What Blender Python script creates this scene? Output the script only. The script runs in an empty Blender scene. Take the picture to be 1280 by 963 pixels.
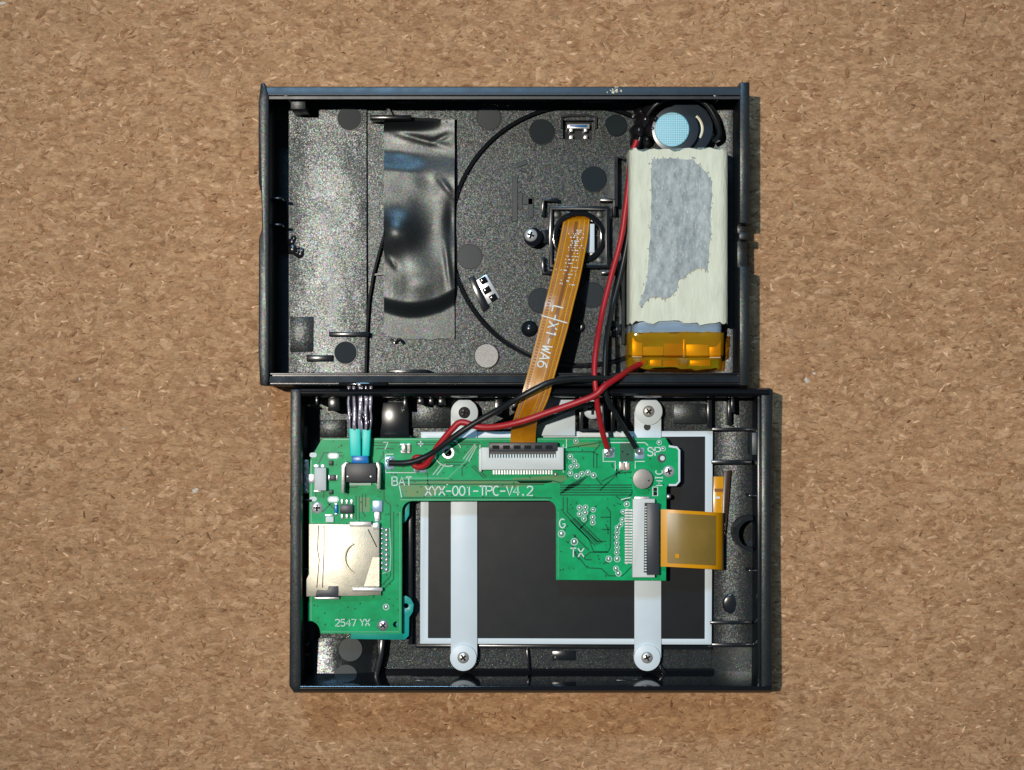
import bpy, bmesh, math, random
import numpy as np
from mathutils import Vector, noise
from mathutils.geometry import tessellate_polygon

random.seed(7)
C = bpy.context.scene.collection
SC = bpy.context.scene
U = 0.00016          # metres for one photograph pixel on the cork
H = 2200.0           # camera height above the cork, in those units

# ------------------------------------------------------------------ camera, light
cam_d = bpy.data.cameras.new('camera')
cam = bpy.data.objects.new('camera', cam_d); C.objects.link(cam)
cam.location = (0, 0, H * U)
cam_d.sensor_fit = 'HORIZONTAL'
cam_d.angle = 2 * math.atan(640 / H)
cam_d.clip_start = 0.01; cam_d.clip_end = 50
SC.camera = cam

w = bpy.data.worlds.new('World'); SC.world = w; w.use_nodes = True
bg = w.node_tree.nodes['Background']
bg.inputs[0].default_value = (0.62, 0.78, 1.0, 1); bg.inputs[1].default_value = 0.065

def lamp(name, kind, loc, aim, energy, col):
    d = bpy.data.lights.new(name, kind); o = bpy.data.objects.new(name, d); C.objects.link(o)
    o.location = loc; d.energy = energy; d.color = col
    o.rotation_euler = (Vector(aim) - Vector(loc)).to_track_quat('-Z', 'Y').to_euler()
    return d
key = lamp('desk_lamp_light', 'SPOT', (-0.27, 0.10, 1.10), (0.004, 0.014, 0), 40, (1.0, 0.925, 0.82))
key.spot_size = math.radians(24); key.spot_blend = 1.0; key.shadow_soft_size = 0.011
win = lamp('window_light', 'AREA', (-0.16, 0.86, 1.08), (0, 0, 0), 7.4, (0.36, 0.67, 1.0))
win.shape = 'RECTANGLE'; win.size = 0.22; win.size_y = 0.16

SC.view_settings.view_transform = 'Standard'; SC.view_settings.look = 'None'
SC.view_settings.exposure = 0.0; SC.view_settings.gamma = 1.0
SC.view_settings.use_curve_mapping = False

# ------------------------------------------------------------------ materials
MAT = {}
def mat(name, col, rough=0.5, metal=0.0, bump=0.0, bscale=3000, bdist=0.00005, var=0.0, vscale=400, col2=None,
        coat=0.0, spec=0.5, speck=0.0, detail=3.0, stretch=None, rvar=0.0, spark=0.0, sscale=6400):
    m = bpy.data.materials.new(name); m.use_nodes = True
    nt = m.node_tree; N = nt.nodes; L = nt.links
    b = N['Principled BSDF']
    b.inputs['Base Color'].default_value = (*col, 1); b.inputs['Roughness'].default_value = rough
    b.inputs['Metallic'].default_value = metal; b.inputs['Specular IOR Level'].default_value = spec
    b.inputs['Coat Weight'].default_value = coat; b.inputs['Coat Roughness'].default_value = 0.08
    tc = N.new('ShaderNodeTexCoord'); src = tc.outputs['Object']
    if stretch:
        mp = N.new('ShaderNodeMapping'); mp.inputs['Scale'].default_value = stretch
        L.new(src, mp.inputs['Vector']); src = mp.outputs['Vector']
    colout = None
    if var or col2:
        n = N.new('ShaderNodeTexNoise'); n.inputs['Scale'].default_value = vscale; n.inputs['Detail'].default_value = 5
        n.inputs['Roughness'].default_value = 0.65
        L.new(src, n.inputs['Vector'])
        r = N.new('ShaderNodeMapRange'); r.inputs[1].default_value = 0.32; r.inputs[2].default_value = 0.68
        L.new(n.outputs[0], r.inputs[0])
        mx = N.new('ShaderNodeMix'); mx.data_type = 'RGBA'
        mx.inputs[6].default_value = (*col, 1)
        c2 = col2 if col2 else tuple(c * (1 - var) for c in col)
        mx.inputs[7].default_value = (*c2, 1)
        L.new(r.outputs[0], mx.inputs[0]); colout = mx.outputs[2]
    if speck:
        wn = N.new('ShaderNodeTexNoise'); wn.inputs['Scale'].default_value = 5200; wn.inputs['Detail'].default_value = 2
        L.new(tc.outputs['Object'], wn.inputs['Vector'])
        hs = N.new('ShaderNodeHueSaturation'); hs.inputs['Saturation'].default_value = 2.2; hs.inputs['Value'].default_value = 1.0
        L.new(wn.outputs[1], hs.inputs['Color'])
        mx2 = N.new('ShaderNodeMix'); mx2.data_type = 'RGBA'; mx2.blend_type = 'MULTIPLY'; mx2.inputs[0].default_value = 1.0
        mx2.inputs[6].default_value = (speck * 2, speck * 2, speck * 2, 1)
        L.new(hs.outputs[0], mx2.inputs[7])
        ad = N.new('ShaderNodeMix'); ad.data_type = 'RGBA'; ad.blend_type = 'ADD'; ad.inputs[0].default_value = 1.0
        if colout: L.new(colout, ad.inputs[6])
        else: ad.inputs[6].default_value = (*col, 1)
        L.new(mx2.outputs[2], ad.inputs[7]); colout = ad.outputs[2]
    if colout: L.new(colout, b.inputs['Base Color'])
    if bump:
        n2 = N.new('ShaderNodeTexNoise'); n2.inputs['Scale'].default_value = bscale; n2.inputs['Detail'].default_value = detail
        L.new(src, n2.inputs['Vector'])
        bp = N.new('ShaderNodeBump'); bp.inputs['Strength'].default_value = bump; bp.inputs['Distance'].default_value = bdist
        L.new(n2.outputs[0], bp.inputs['Height']); L.new(bp.outputs[0], b.inputs['Normal'])
    if rvar:
        n3 = N.new('ShaderNodeTexNoise'); n3.inputs['Scale'].default_value = 260; n3.inputs['Detail'].default_value = 4
        L.new(tc.outputs['Object'], n3.inputs['Vector'])
        r3 = N.new('ShaderNodeMapRange'); r3.inputs[3].default_value = max(0.03, rough - rvar); r3.inputs[4].default_value = rough + rvar
        L.new(n3.outputs[0], r3.inputs[0]); L.new(r3.outputs[0], b.inputs['Roughness'])
    if spark:
        # moulded grain: tiny facets, each turned its own way, that glint one by one
        vo = N.new('ShaderNodeTexVoronoi'); vo.inputs['Scale'].default_value = sscale; L.new(tc.outputs['Object'], vo.inputs['Vector'])
        sb = N.new('ShaderNodeVectorMath'); sb.operation = 'SUBTRACT'; sb.inputs[1].default_value = (0.5, 0.5, 0.5); L.new(vo.outputs['Color'], sb.inputs[0])
        sc_ = N.new('ShaderNodeVectorMath'); sc_.operation = 'SCALE'; sc_.inputs[3].default_value = spark; L.new(sb.outputs[0], sc_.inputs[0])
        ge = N.new('ShaderNodeNewGeometry'); av = N.new('ShaderNodeVectorMath')
        if bump: L.new(bp.outputs[0], av.inputs[0])
        else: L.new(ge.outputs['Normal'], av.inputs[0])
        L.new(sc_.outputs[0], av.inputs[1])
        nm = N.new('ShaderNodeVectorMath'); nm.operation = 'NORMALIZE'; L.new(av.outputs[0], nm.inputs[0]); L.new(nm.outputs[0], b.inputs['Normal'])
        v2 = N.new('ShaderNodeTexVoronoi'); v2.inputs['Scale'].default_value = sscale * 0.83; L.new(tc.outputs['Object'], v2.inputs['Vector'])
        mt_ = N.new('ShaderNodeMix'); mt_.data_type = 'RGBA'; mt_.inputs[0].default_value = 0.5; mt_.inputs[6].default_value = (0.88, 1.0, 1.0, 1)
        L.new(v2.outputs['Color'], mt_.inputs[7]); L.new(mt_.outputs[2], b.inputs['Specular Tint'])
    MAT[name] = m
    return m

mat('plastic_grain', (0.011, 0.014, 0.016), 0.33, bump=0.5, bscale=1500, bdist=0.00004, speck=0.005, rvar=0.07, var=0.4, vscale=120, spec=0.52, spark=0.13)
mat('plastic_sheen', (0.011, 0.014, 0.016), 0.29, bump=0.4, bscale=1300, bdist=0.00002, speck=0.006, rvar=0.06, spec=0.52, spark=0.12)
mat('plastic_fine', (0.011, 0.014, 0.016), 0.34, bump=0.4, bscale=2200, bdist=0.00003, rvar=0.1, speck=0.003, spark=0.06)
mat('plastic_smooth', (0.010, 0.013, 0.016), 0.22, bump=0.12, bscale=900, bdist=0.00004, rvar=0.08)
mat('plastic_rim', (0.010, 0.013, 0.017), 0.36, bump=0.2, bscale=1200, bdist=0.00004, rvar=0.1)
mat('plastic_polish', (0.010, 0.012, 0.013), 0.21, bump=0.3, bscale=900, bdist=0.00006, rvar=0.1, spec=0.22, spark=0.05)
mat('plastic_gloss', (0.007, 0.008, 0.010), 0.09, bump=0.05, bscale=400, bdist=0.00005)
mat('pin_mark', (0.016, 0.024, 0.029), 0.25, bump=0.15, bscale=2500, bdist=0.00002)
mat('pin_lit', (0.05, 0.052, 0.054), 0.34, bump=0.6, bscale=4800, bdist=0.00005, speck=0.01)  # base colour lightened for the one mark that catches the lamp
mat('tape', (0.011, 0.013, 0.014), 0.34, bump=0.25, bscale=2600, bdist=0.00004, rvar=0.06, spark=0.04)
mat('cream_tape', (0.74, 0.75, 0.59), 0.75, bump=1.0, bscale=1900, bdist=0.00016, var=0.16, vscale=700, stretch=(1, 0.22, 1), detail=5.0)
mat('paper_residue', (0.48, 0.52, 0.51), 0.85, bump=1.0, bscale=2600, bdist=0.00016, col2=(0.21, 0.24, 0.245), vscale=900, stretch=(1, 0.5, 1), detail=6.0, speck=0.03)
mat('foil', (0.36, 0.50, 0.66), 0.30, metal=0.35, bump=0.25, bscale=500, bdist=0.0001)
mat('chrome', (0.78, 0.78, 0.78), 0.28, metal=0.6, bump=0.3, bscale=900, bdist=0.00005)
mat('steel', (0.52, 0.51, 0.49), 0.38, metal=0.6, bump=0.5, bscale=1500, bdist=0.00006)
mat('solder', (0.62, 0.62, 0.66), 0.32, metal=0.75, bump=0.5, bscale=1200, bdist=0.00008)
mat('slot_metal', (0.60, 0.56, 0.45), 0.45, metal=0.7, bump=0.5, bscale=3200, bdist=0.00004, var=0.2, vscale=700)
mat('pcb', (0.005, 0.29, 0.095), 0.27, bump=0.25, bscale=900, bdist=0.00004, col2=(0.006, 0.42, 0.15), vscale=320, spec=0.16)
mat('pcb_edge', (0.012, 0.16, 0.09), 0.6)
mat('pcb_trace', (0.003, 0.12, 0.05), 0.3, spec=0.2)
mat('pcb_bright', (0.03, 0.34, 0.16), 0.32)
mat('pcb_olive', (0.075, 0.20, 0.022), 0.38, col2=(0.02, 0.20, 0.06), vscale=300)
mat('pcb_dark', (0.006, 0.09, 0.05), 0.3)
mat('silk', (0.66, 0.74, 0.72), 0.6)
mat('silk_soft', (0.40, 0.58, 0.50), 0.6)
mat('teal', (0.005, 0.40, 0.34), 0.38, var=0.2, vscale=300)
mat('teal_sleeve', (0.01, 0.66, 0.56), 0.42, bump=0.3, bscale=900, bdist=0.00008, var=0.12, vscale=300)
mat('blue_band', (0.006, 0.16, 0.46), 0.3)
mat('white_plastic', (0.66, 0.74, 0.78), 0.42, var=0.05, vscale=200)
mat('connector_white', (0.64, 0.67, 0.64), 0.5, var=0.06, vscale=300)
mat('black_part', (0.025, 0.027, 0.03), 0.45, bump=0.3, bscale=2500, bdist=0.00004)
mat('latch', (0.032, 0.036, 0.045), 0.42, bump=0.3, bscale=2500, bdist=0.00003)
mat('dark_void', (0.006, 0.006, 0.006), 0.9)
mat('copper_hole', (0.03, 0.03, 0.025), 0.7)
mat('panel', (0.013, 0.015, 0.017), 0.30, var=0.25, vscale=60, spec=0.3, rvar=0.03)
mat('red_wire', (0.43, 0.012, 0.018), 0.42, var=0.12, vscale=600)
mat('black_wire', (0.010, 0.012, 0.013), 0.36)
mat('grey_wire', (0.10, 0.12, 0.11), 0.45)
mat('ribbon', (0.50, 0.205, 0.004), 0.30, col2=(0.36, 0.125, 0.002), vscale=260, bump=0.25, bscale=700, bdist=0.00012, spec=0.6)
mat('ribbon_line', (0.66, 0.34, 0.03), 0.28, bump=0.5, bscale=1200, bdist=0.0001)
mat('ribbon_dark', (0.22, 0.075, 0.002), 0.4)
mat('flex_edge', (0.70, 0.30, 0.004), 0.22)
mat('flex_face', (0.27, 0.17, 0.035), 0.24, var=0.22, vscale=120, spec=0.6)
mat('flex_back', (0.035, 0.014, 0.006), 0.3)
mat('strand_metal', (0.66, 0.62, 0.72), 0.26, metal=0.6, bump=1.0, bscale=900, bdist=0.0003)
mat('mesh_cloth', (0.17, 0.47, 0.58), 0.5)
mat('mesh_thread', (0.38, 0.66, 0.73), 0.5)
mat('speaker_shell', (0.018, 0.028, 0.04), 0.28, rvar=0.05)
mat('cream_glare_wear', (0.72, 0.68, 0.50), 0.3)  # cream for the speaker's painted highlight and the worn top edge
mat('glue', (0.012, 0.011, 0.013), 0.22, bump=0.4, bscale=700, bdist=0.0002)
mat('grey_block', (0.56, 0.60, 0.59), 0.5, var=0.1)
mat('clip_grey', (0.045, 0.055, 0.058), 0.4)
mat('gold_foil', (0.80, 0.74, 0.50), 0.35, metal=0.3, var=0.3, vscale=250)
mat('brown_card', (0.40, 0.25, 0.12), 0.5, var=0.3, vscale=300)
mat('tan_chip', (0.55, 0.42, 0.33), 0.4)

# tinted clear film of the amber tape on the battery
m = bpy.data.materials.new('amber_film'); m.use_nodes = True; MAT['amber_film'] = m
nt = m.node_tree; nt.nodes.remove(nt.nodes['Principled BSDF'])
out = nt.nodes['Material Output']
tr = nt.nodes.new('ShaderNodeBsdfTransparent'); gl = nt.nodes.new('ShaderNodeBsdfGlossy'); di = nt.nodes.new('ShaderNodeBsdfDiffuse')
nz = nt.nodes.new('ShaderNodeTexNoise'); nz.inputs['Scale'].default_value = 180
tco = nt.nodes.new('ShaderNodeTexCoord'); nt.links.new(tco.outputs['Object'], nz.inputs['Vector'])
cr = nt.nodes.new('ShaderNodeMix'); cr.data_type = 'RGBA'
cr.inputs[6].default_value = (0.95, 0.42, 0.01, 1); cr.inputs[7].default_value = (0.95, 0.72, 0.03, 1)
nt.links.new(nz.outputs[0], cr.inputs[0]); nt.links.new(cr.outputs[2], tr.inputs['Color']); nt.links.new(cr.outputs[2], di.inputs['Color'])
gl.inputs['Roughness'].default_value = 0.12; gl.inputs['Color'].default_value = (1, 0.9, 0.6, 1)
m1 = nt.nodes.new('ShaderNodeMixShader'); m1.inputs[0].default_value = 0.22
nt.links.new(tr.outputs[0], m1.inputs[1]); nt.links.new(di.outputs[0], m1.inputs[2])
m2 = nt.nodes.new('ShaderNodeMixShader'); m2.inputs[0].default_value = 0.08
nt.links.new(m1.outputs[0], m2.inputs[1]); nt.links.new(gl.outputs[0], m2.inputs[2]); nt.links.new(m2.outputs[0], out.inputs['Surface'])

# cork: base sheet between the grains, and the grains (colour from a per-grain attribute)
def cork_mat(name, attr):
    m = bpy.data.materials.new(name); m.use_nodes = True; MAT[name] = m
    nt = m.node_tree; N = nt.nodes; L = nt.links; b = N['Principled BSDF']
    b.inputs['Roughness'].default_value = 0.85; b.inputs['Specular IOR Level'].default_value = 0.25
    tc = N.new('ShaderNodeTexCoord')
    def noise_(scale, detail, rough, vec, dist=0.0):
        n = N.new('ShaderNodeTexNoise'); n.inputs['Scale'].default_value = scale; n.inputs['Detail'].default_value = detail
        n.inputs['Roughness'].default_value = rough; n.inputs['Distortion'].default_value = dist; L.new(vec, n.inputs['Vector']); return n
    def ramp(src, lo, hi, a, c):
        r = N.new('ShaderNodeMapRange'); r.inputs[1].default_value = lo; r.inputs[2].default_value = hi
        r.inputs[3].default_value = a; r.inputs[4].default_value = c; L.new(src, r.inputs[0]); return r.outputs[0]
    def mixc(fac, a, c, mode='MIX'):
        q = N.new('ShaderNodeMix'); q.data_type = 'RGBA'; q.blend_type = mode
        if isinstance(fac, float): q.inputs[0].default_value = fac
        else: L.new(fac, q.inputs[0])
        for k, v in ((6, a), (7, c)):
            if isinstance(v, tuple): q.inputs[k].default_value = (*v, 1)
            else: L.new(v, q.inputs[k])
        return q.outputs[2]
    mp = N.new('ShaderNodeMapping'); mp.inputs['Scale'].default_value = (0.55, 1.0, 1.0); L.new(tc.outputs['Object'], mp.inputs['Vector'])
    wv = noise_(420, 3, 0.6, mp.outputs[0])
    wa = N.new('ShaderNodeVectorMath'); wa.operation = 'SCALE'; wa.inputs[3].default_value = 0.0032; L.new(wv.outputs[1], wa.inputs[0])
    ad = N.new('ShaderNodeVectorMath'); L.new(mp.outputs[0], ad.inputs[0]); L.new(wa.outputs[0], ad.inputs[1])
    vo = N.new('ShaderNodeTexVoronoi'); vo.inputs['Scale'].default_value = 760; L.new(ad.outputs[0], vo.inputs['Vector'])
    sep = N.new('ShaderNodeSeparateColor'); L.new(vo.outputs['Color'], sep.inputs[0])
    fine = noise_(1500, 5, 0.72, mp.outputs[0], 0.6)
    mid = noise_(700, 4, 0.6, mp.outputs[0], 1.4)
    if attr:
        a = N.new('ShaderNodeAttribute'); a.attribute_name = 'grain'; col = a.outputs['Color']
    else:
        col = mixc(sep.outputs[0], (0.285, 0.178, 0.093), (0.40, 0.268, 0.150))
        col = mixc(ramp(sep.outputs[1], 0.72, 0.95, 0.0, 0.6), col, (0.31, 0.175, 0.090))
        col = mixc(ramp(mid.outputs[0], 0.58, 0.67, 0.0, 0.8), col, (0.50, 0.355, 0.215))
        col = mixc(ramp(mid.outputs[0], 0.42, 0.34, 0.0, 0.8), col, (0.185, 0.10, 0.048))
    big = noise_(16, 3, 0.6, tc.outputs['Object'])
    col = mixc(1.0, col, mixc(ramp(big.outputs[0], 0.3, 0.7, 0.0, 1.0), (1.13, 0.995, 0.925), (1.29, 1.135, 1.065)), 'MULTIPLY')
    col = mixc(1.0, col, mixc(ramp(fine.outputs[0], 0.28, 0.72, 0.0, 1.0), (0.66, 0.63, 0.60), (1.36, 1.38, 1.40)), 'MULTIPLY')
    L.new(col, b.inputs['Base Color'])
    hgt = N.new('ShaderNodeMath'); hgt.operation = 'ADD'; L.new(fine.outputs[0], hgt.inputs[0]); L.new(mid.outputs[0], hgt.inputs[1])
    bp = N.new('ShaderNodeBump'); bp.inputs['Strength'].default_value = 0.7; bp.inputs['Distance'].default_value = 0.0003
    L.new(hgt.outputs[0], bp.inputs['Height']); L.new(bp.outputs[0], b.inputs['Normal'])
cork_mat('cork_base', False); cork_mat('cork_grain', True)

# ------------------------------------------------------------------ building helpers
def W(px, py, z):
    """a photograph pixel at height z -> scene units"""
    k = (H - z) / H
    return Vector(((px - 640) * k, (481.5 - py) * k, z))
def K(z): return (H - z) / H

class MB:
    def __init__(s): s.v = []; s.f = []
    def add(s, verts, faces):
        o = len(s.v); s.v += [tuple(p) for p in verts]; s.f += [tuple(i + o for i in f) for f in faces]; return s
    def prism(s, poly, z0, z1, holes=(), zref=None, tilt=(0, 0), taper=1.0):
        zr = z1 if zref is None else zref
        loops = [[W(x, y, zr) for x, y in poly]] + [[W(x, y, zr) for x, y in h] for h in holes]
        c = sum((p for p in loops[0]), Vector()) / len(loops[0])
        flat = [Vector((p.x, p.y, 0)) for l in loops for p in l]
        tris = tessellate_polygon([[Vector((p.x, p.y, 0)) for p in l] for l in loops])
        n = len(flat)
        top = [(p.x, p.y, z1 + (p.x - c.x) * tilt[0] + (p.y - c.y) * tilt[1]) for p in flat]
        bot = [(c.x + (p.x - c.x) * taper, c.y + (p.y - c.y) * taper, z0) for p in flat]
        F = []
        for t in tris:
            a, b, d = (flat[i] for i in t)
            if (b - a).cross(d - a).z < 0: t = (t[0], t[2], t[1])
            F.append(tuple(t)); F.append((t[2] + n, t[1] + n, t[0] + n))
        o = 0
        for li, l in enumerate(loops):
            m_ = len(l)
            area = sum(l[i].x * l[(i + 1) % m_].y - l[(i + 1) % m_].x * l[i].y for i in range(m_))
            ccw = area > 0
            for i in range(m_):
                a, b = o + i, o + (i + 1) % m_
                if ccw == (li == 0): F.append((a, a + n, b + n, b))
                else: F.append((b, b + n, a + n, a))
            o += m_
        return s.add(top + bot, F)
    def box(s, x0, y0, x1, y1, z0, z1, zref=None):
        return s.prism([(x0, y0), (x0, y1), (x1, y1), (x1, y0)], z0, z1, zref=zref)
    def rbox(s, cx, cy, w_, h_, ang, z0, z1):
        a = math.radians(ang); ca, sa = math.cos(a), math.sin(a)
        return s.prism([(cx + x * ca - y * sa, cy + x * sa + y * ca) for x, y in ((-w_/2, -h_/2), (-w_/2, h_/2), (w_/2, h_/2), (w_/2, -h_/2))], z0, z1)
    def disc(s, cx, cy, r, z0, z1, n=28, tilt=(0, 0), taper=1.0):
        return s.prism(circ(cx, cy, r, n), z0, z1, tilt=tilt, taper=taper)
    def ring(s, cx, cy, r0, r1, z0, z1, n=32, zref=None):
        return s.prism(circ(cx, cy, r1, n), z0, z1, holes=[circ(cx, cy, r0, n)], zref=zref)
    def dome(s, cx, cy, r, z0, h, n=20, m_=5):
        c = W(cx, cy, z0 + h * 0.5); V = []; F = []
        for j in range(m_):
            a = j / m_ * math.pi / 2
            for i in range(n):
                t = 2 * math.pi * i / n
                V.append((c.x + r * math.cos(a) * math.cos(t), c.y + r * math.cos(a) * math.sin(t), z0 + h * math.sin(a)))
        V.append((c.x, c.y, z0 + h))
        for j in range(m_ - 1):
            for i in range(n):
                a, b = j * n + i, j * n + (i + 1) % n
                F.append((a, b, b + n, a + n))
        for i in range(n): F.append(((m_ - 1) * n + i, (m_ - 1) * n + (i + 1) % n, len(V) - 1))
        F.append(tuple(reversed(range(n))))
        return s.add(V, F)
    def wall(s, pts, wd, z0, z1):
        P_ = [W(x, y, z1) for x, y in pts]; Lf = []; Rt = []
        for i, p in enumerate(P_):
            a = P_[max(0, i - 1)]; b = P_[min(len(P_) - 1, i + 1)]
            d = Vector((b.x - a.x, b.y - a.y, 0)).normalized(); nrm = Vector((-d.y, d.x, 0)) * wd / 2
            Lf.append(p + nrm); Rt.append(p - nrm)
        V = []; F = []; n = len(P_)
        for l, r in zip(Lf, Rt): V += [(l.x, l.y, z1), (r.x, r.y, z1), (l.x, l.y, z0), (r.x, r.y, z0)]
        for i in range(n - 1):
            a = 4 * i; b = a + 4
            F += [(a, a + 1, b + 1, b), (a + 2, b + 2, b + 3, a + 3), (a, b, b + 2, a + 2), (a + 1, a + 3, b + 3, b + 1)]
        F += [(0, 2, 3, 1), (4*n-4, 4*n-3, 4*n-1, 4*n-2)]
        return s.add(V, F)
    def profile_x(s, x0, x1, prof, zx=88):
        """(py, z) outline drawn round a wall, run along x"""
        V = []; n = len(prof)
        for x in (x0, x1):
            for py, z in prof:
                p = W(0, py, z); V.append(((x - 640) * K(zx), p.y, z))
        F = [(i, (i + 1) % n, n + (i + 1) % n, n + i) for i in range(n)] + [tuple(reversed(range(n))), tuple(range(n, 2 * n))]
        return s.add(V, F)
    def profile_y(s, y0, y1, prof, zy=88):
        V = []; n = len(prof)
        for y in (y0, y1):
            for px, z in prof:
                p = W(px, 0, z); V.append((p.x, (481.5 - y) * K(zy), z))
        F = [(i, (i + 1) % n, n + (i + 1) % n, n + i) for i in range(n)] + [tuple(reversed(range(n))), tuple(range(n, 2 * n))]
        return s.add(V, F)
    def tube(s, pts, r, n=10, sub=8):
        P_ = [W(*p) for p in pts]; path = []
        for i in range(len(P_) - 1):
            p0 = P_[max(0, i - 1)]; p1 = P_[i]; p2 = P_[i + 1]; p3 = P_[min(len(P_) - 1, i + 2)]
            for j in range(sub):
                t = j / sub
                path.append(0.5 * ((2*p1) + (-p0 + p2)*t + (2*p0 - 5*p1 + 4*p2 - p3)*t*t + (-p0 + 3*p1 - 3*p2 + p3)*t**3))
        path.append(P_[-1]); V = []; F = []
        up = Vector((0, 0, 1))
        for i, p in enumerate(path):
            d = (path[min(i + 1, len(path) - 1)] - path[max(i - 1, 0)]).normalized()
            a = d.cross(up)
            if a.length < 1e-3: a = d.cross(Vector((1, 0, 0)))
            a.normalize(); b = a.cross(d).normalized()
            for k in range(n):
                t = 2 * math.pi * k / n; V.append(p + (a * math.cos(t) + b * math.sin(t)) * r)
        for i in range(len(path) - 1):
            for k in range(n):
                q = i * n + k; q2 = i * n + (k + 1) % n
                F.append((q, q2, q2 + n, q + n))
        F += [tuple(range(n)), tuple(reversed(range(len(V) - n, len(V))))]
        return s.add(V, F)
    def grid(s, x0, y0, x1, y1, nx, ny, zf, thick=1.0, zref=None, warp=None):
        V = []; F = []
        for j in range(ny + 1):
            for i in range(nx + 1):
                x = x0 + (x1 - x0) * i / nx; y = y0 + (y1 - y0) * j / ny
                z = zf(x, y)
                if warp: x, y = warp(x, y)
                p = W(x, y, z if zref is None else zref); V.append((p.x, p.y, z))
        n = len(V)
        V += [(a, b, c - thick) for a, b, c in V]
        r = nx + 1
        for j in range(ny):
            for i in range(nx):
                a = j * r + i; F.append((a, a + r, a + r + 1, a + 1)); F.append((a + n, a + n + 1, a + n + r + 1, a + n + r))
        ed = [i for i in range(nx + 1)] + [j * r + nx for j in range(1, ny + 1)] + [ny * r + i for i in range(nx - 1, -1, -1)] + [j * r for j in range(ny - 1, 0, -1)]
        for q in range(len(ed)):
            a, b = ed[q], ed[(q + 1) % len(ed)]; F.append((a, b, b + n, a + n))
        return s.add(V, F)
    def build(s, name, material, parent=None, bevel=0.0, seg=2, angle=32, kind=None, label=None, attr=None, pivot=None):
        arr = np.array(s.v, dtype=float)
        lo = arr.min(0); hi = arr.max(0)
        o3 = np.array([(lo[0] + hi[0]) / 2, (lo[1] + hi[1]) / 2, lo[2]])
        me = bpy.data.meshes.new(name)
        me.from_pydata([tuple(p) for p in ((arr - o3) * U)], [], s.f)
        bm = bmesh.new(); bm.from_mesh(me)
        if bevel:
            bmesh.ops.recalc_face_normals(bm, faces=bm.faces)
            es = [e for e in bm.edges if len(e.link_faces) == 2 and e.calc_face_angle(0) > 0.6]
            bmesh.ops.bevel(bm, geom=es, offset=bevel * U, segments=seg, profile=0.5, affect='EDGES', clamp_overlap=True)
        for f in bm.faces: f.smooth = True
        for e in bm.edges:
            if len(e.link_faces) == 2 and e.calc_face_angle(0) > math.radians(angle): e.smooth = False
        bm.to_mesh(me); bm.free()
        me.materials.append(MAT[material])
        o = bpy.data.objects.new(name, me); C.objects.link(o)
        wl = Vector(o3) * U; o['_w'] = 0; del o['_w']
        WL[o.name] = wl
        if parent: o.parent = parent; o.location = wl - WL[parent.name]
        else: o.location = wl
        if kind: o['kind'] = kind
        if label: o['label'] = label
        return o
WL = {}
def circ(cx, cy, r, n=28): return [(cx + r * math.cos(2*math.pi*i/n), cy - r * math.sin(2*math.pi*i/n)) for i in range(n)]
def arc(cx, cy, r, a0, a1, n=24): return [(cx + r * math.cos(math.radians(a0 + (a1-a0)*i/n)), cy - r * math.sin(math.radians(a0 + (a1-a0)*i/n))) for i in range(n + 1)]
def rrect(x0, y0, x1, y1, r, n=4):
    P_ = []
    for cx, cy, a in ((x1-r, y0+r, 0), (x0+r, y0+r, 90), (x0+r, y1-r, 180), (x1-r, y1-r, 270)):
        P_ += [(cx + r*math.cos(math.radians(a+90*i/n)), cy - r*math.sin(math.radians(a+90*i/n))) for i in range(n+1)]
    return P_
def thing(name, label, cat, px, py, z=0, group=None):
    o = bpy.data.objects.new(name, None); C.objects.link(o); o.empty_display_size = 0.01
    o.location = W(px, py, z) * U; WL[o.name] = o.location.copy()
    tag(o, label, cat, group); return o
def tag(o, label, cat, group=None):
    o['label'] = label; o['category'] = cat
    if group: o['group'] = group
    return o
def dup(o, px, py, z, parent, ref):
    """a copy of a part moved so that its reference pixel lands on another pixel"""
    c = o.copy(); C.objects.link(c)
    d = (W(px, py, z) - W(*ref)) * U
    WL[c.name] = WL[o.name] + d; c.parent = parent; c.location = WL[c.name] - WL[parent.name]
    for ch in [k for k in bpy.data.objects if k.parent == o]:
        e = ch.copy(); C.objects.link(e); e.parent = c
        WL[e.name] = WL[ch.name] + d
    return c
def nz2(x, y, s, seed=0): return noise.noise(Vector((x * s, y * s, seed * 7.3)))

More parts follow.
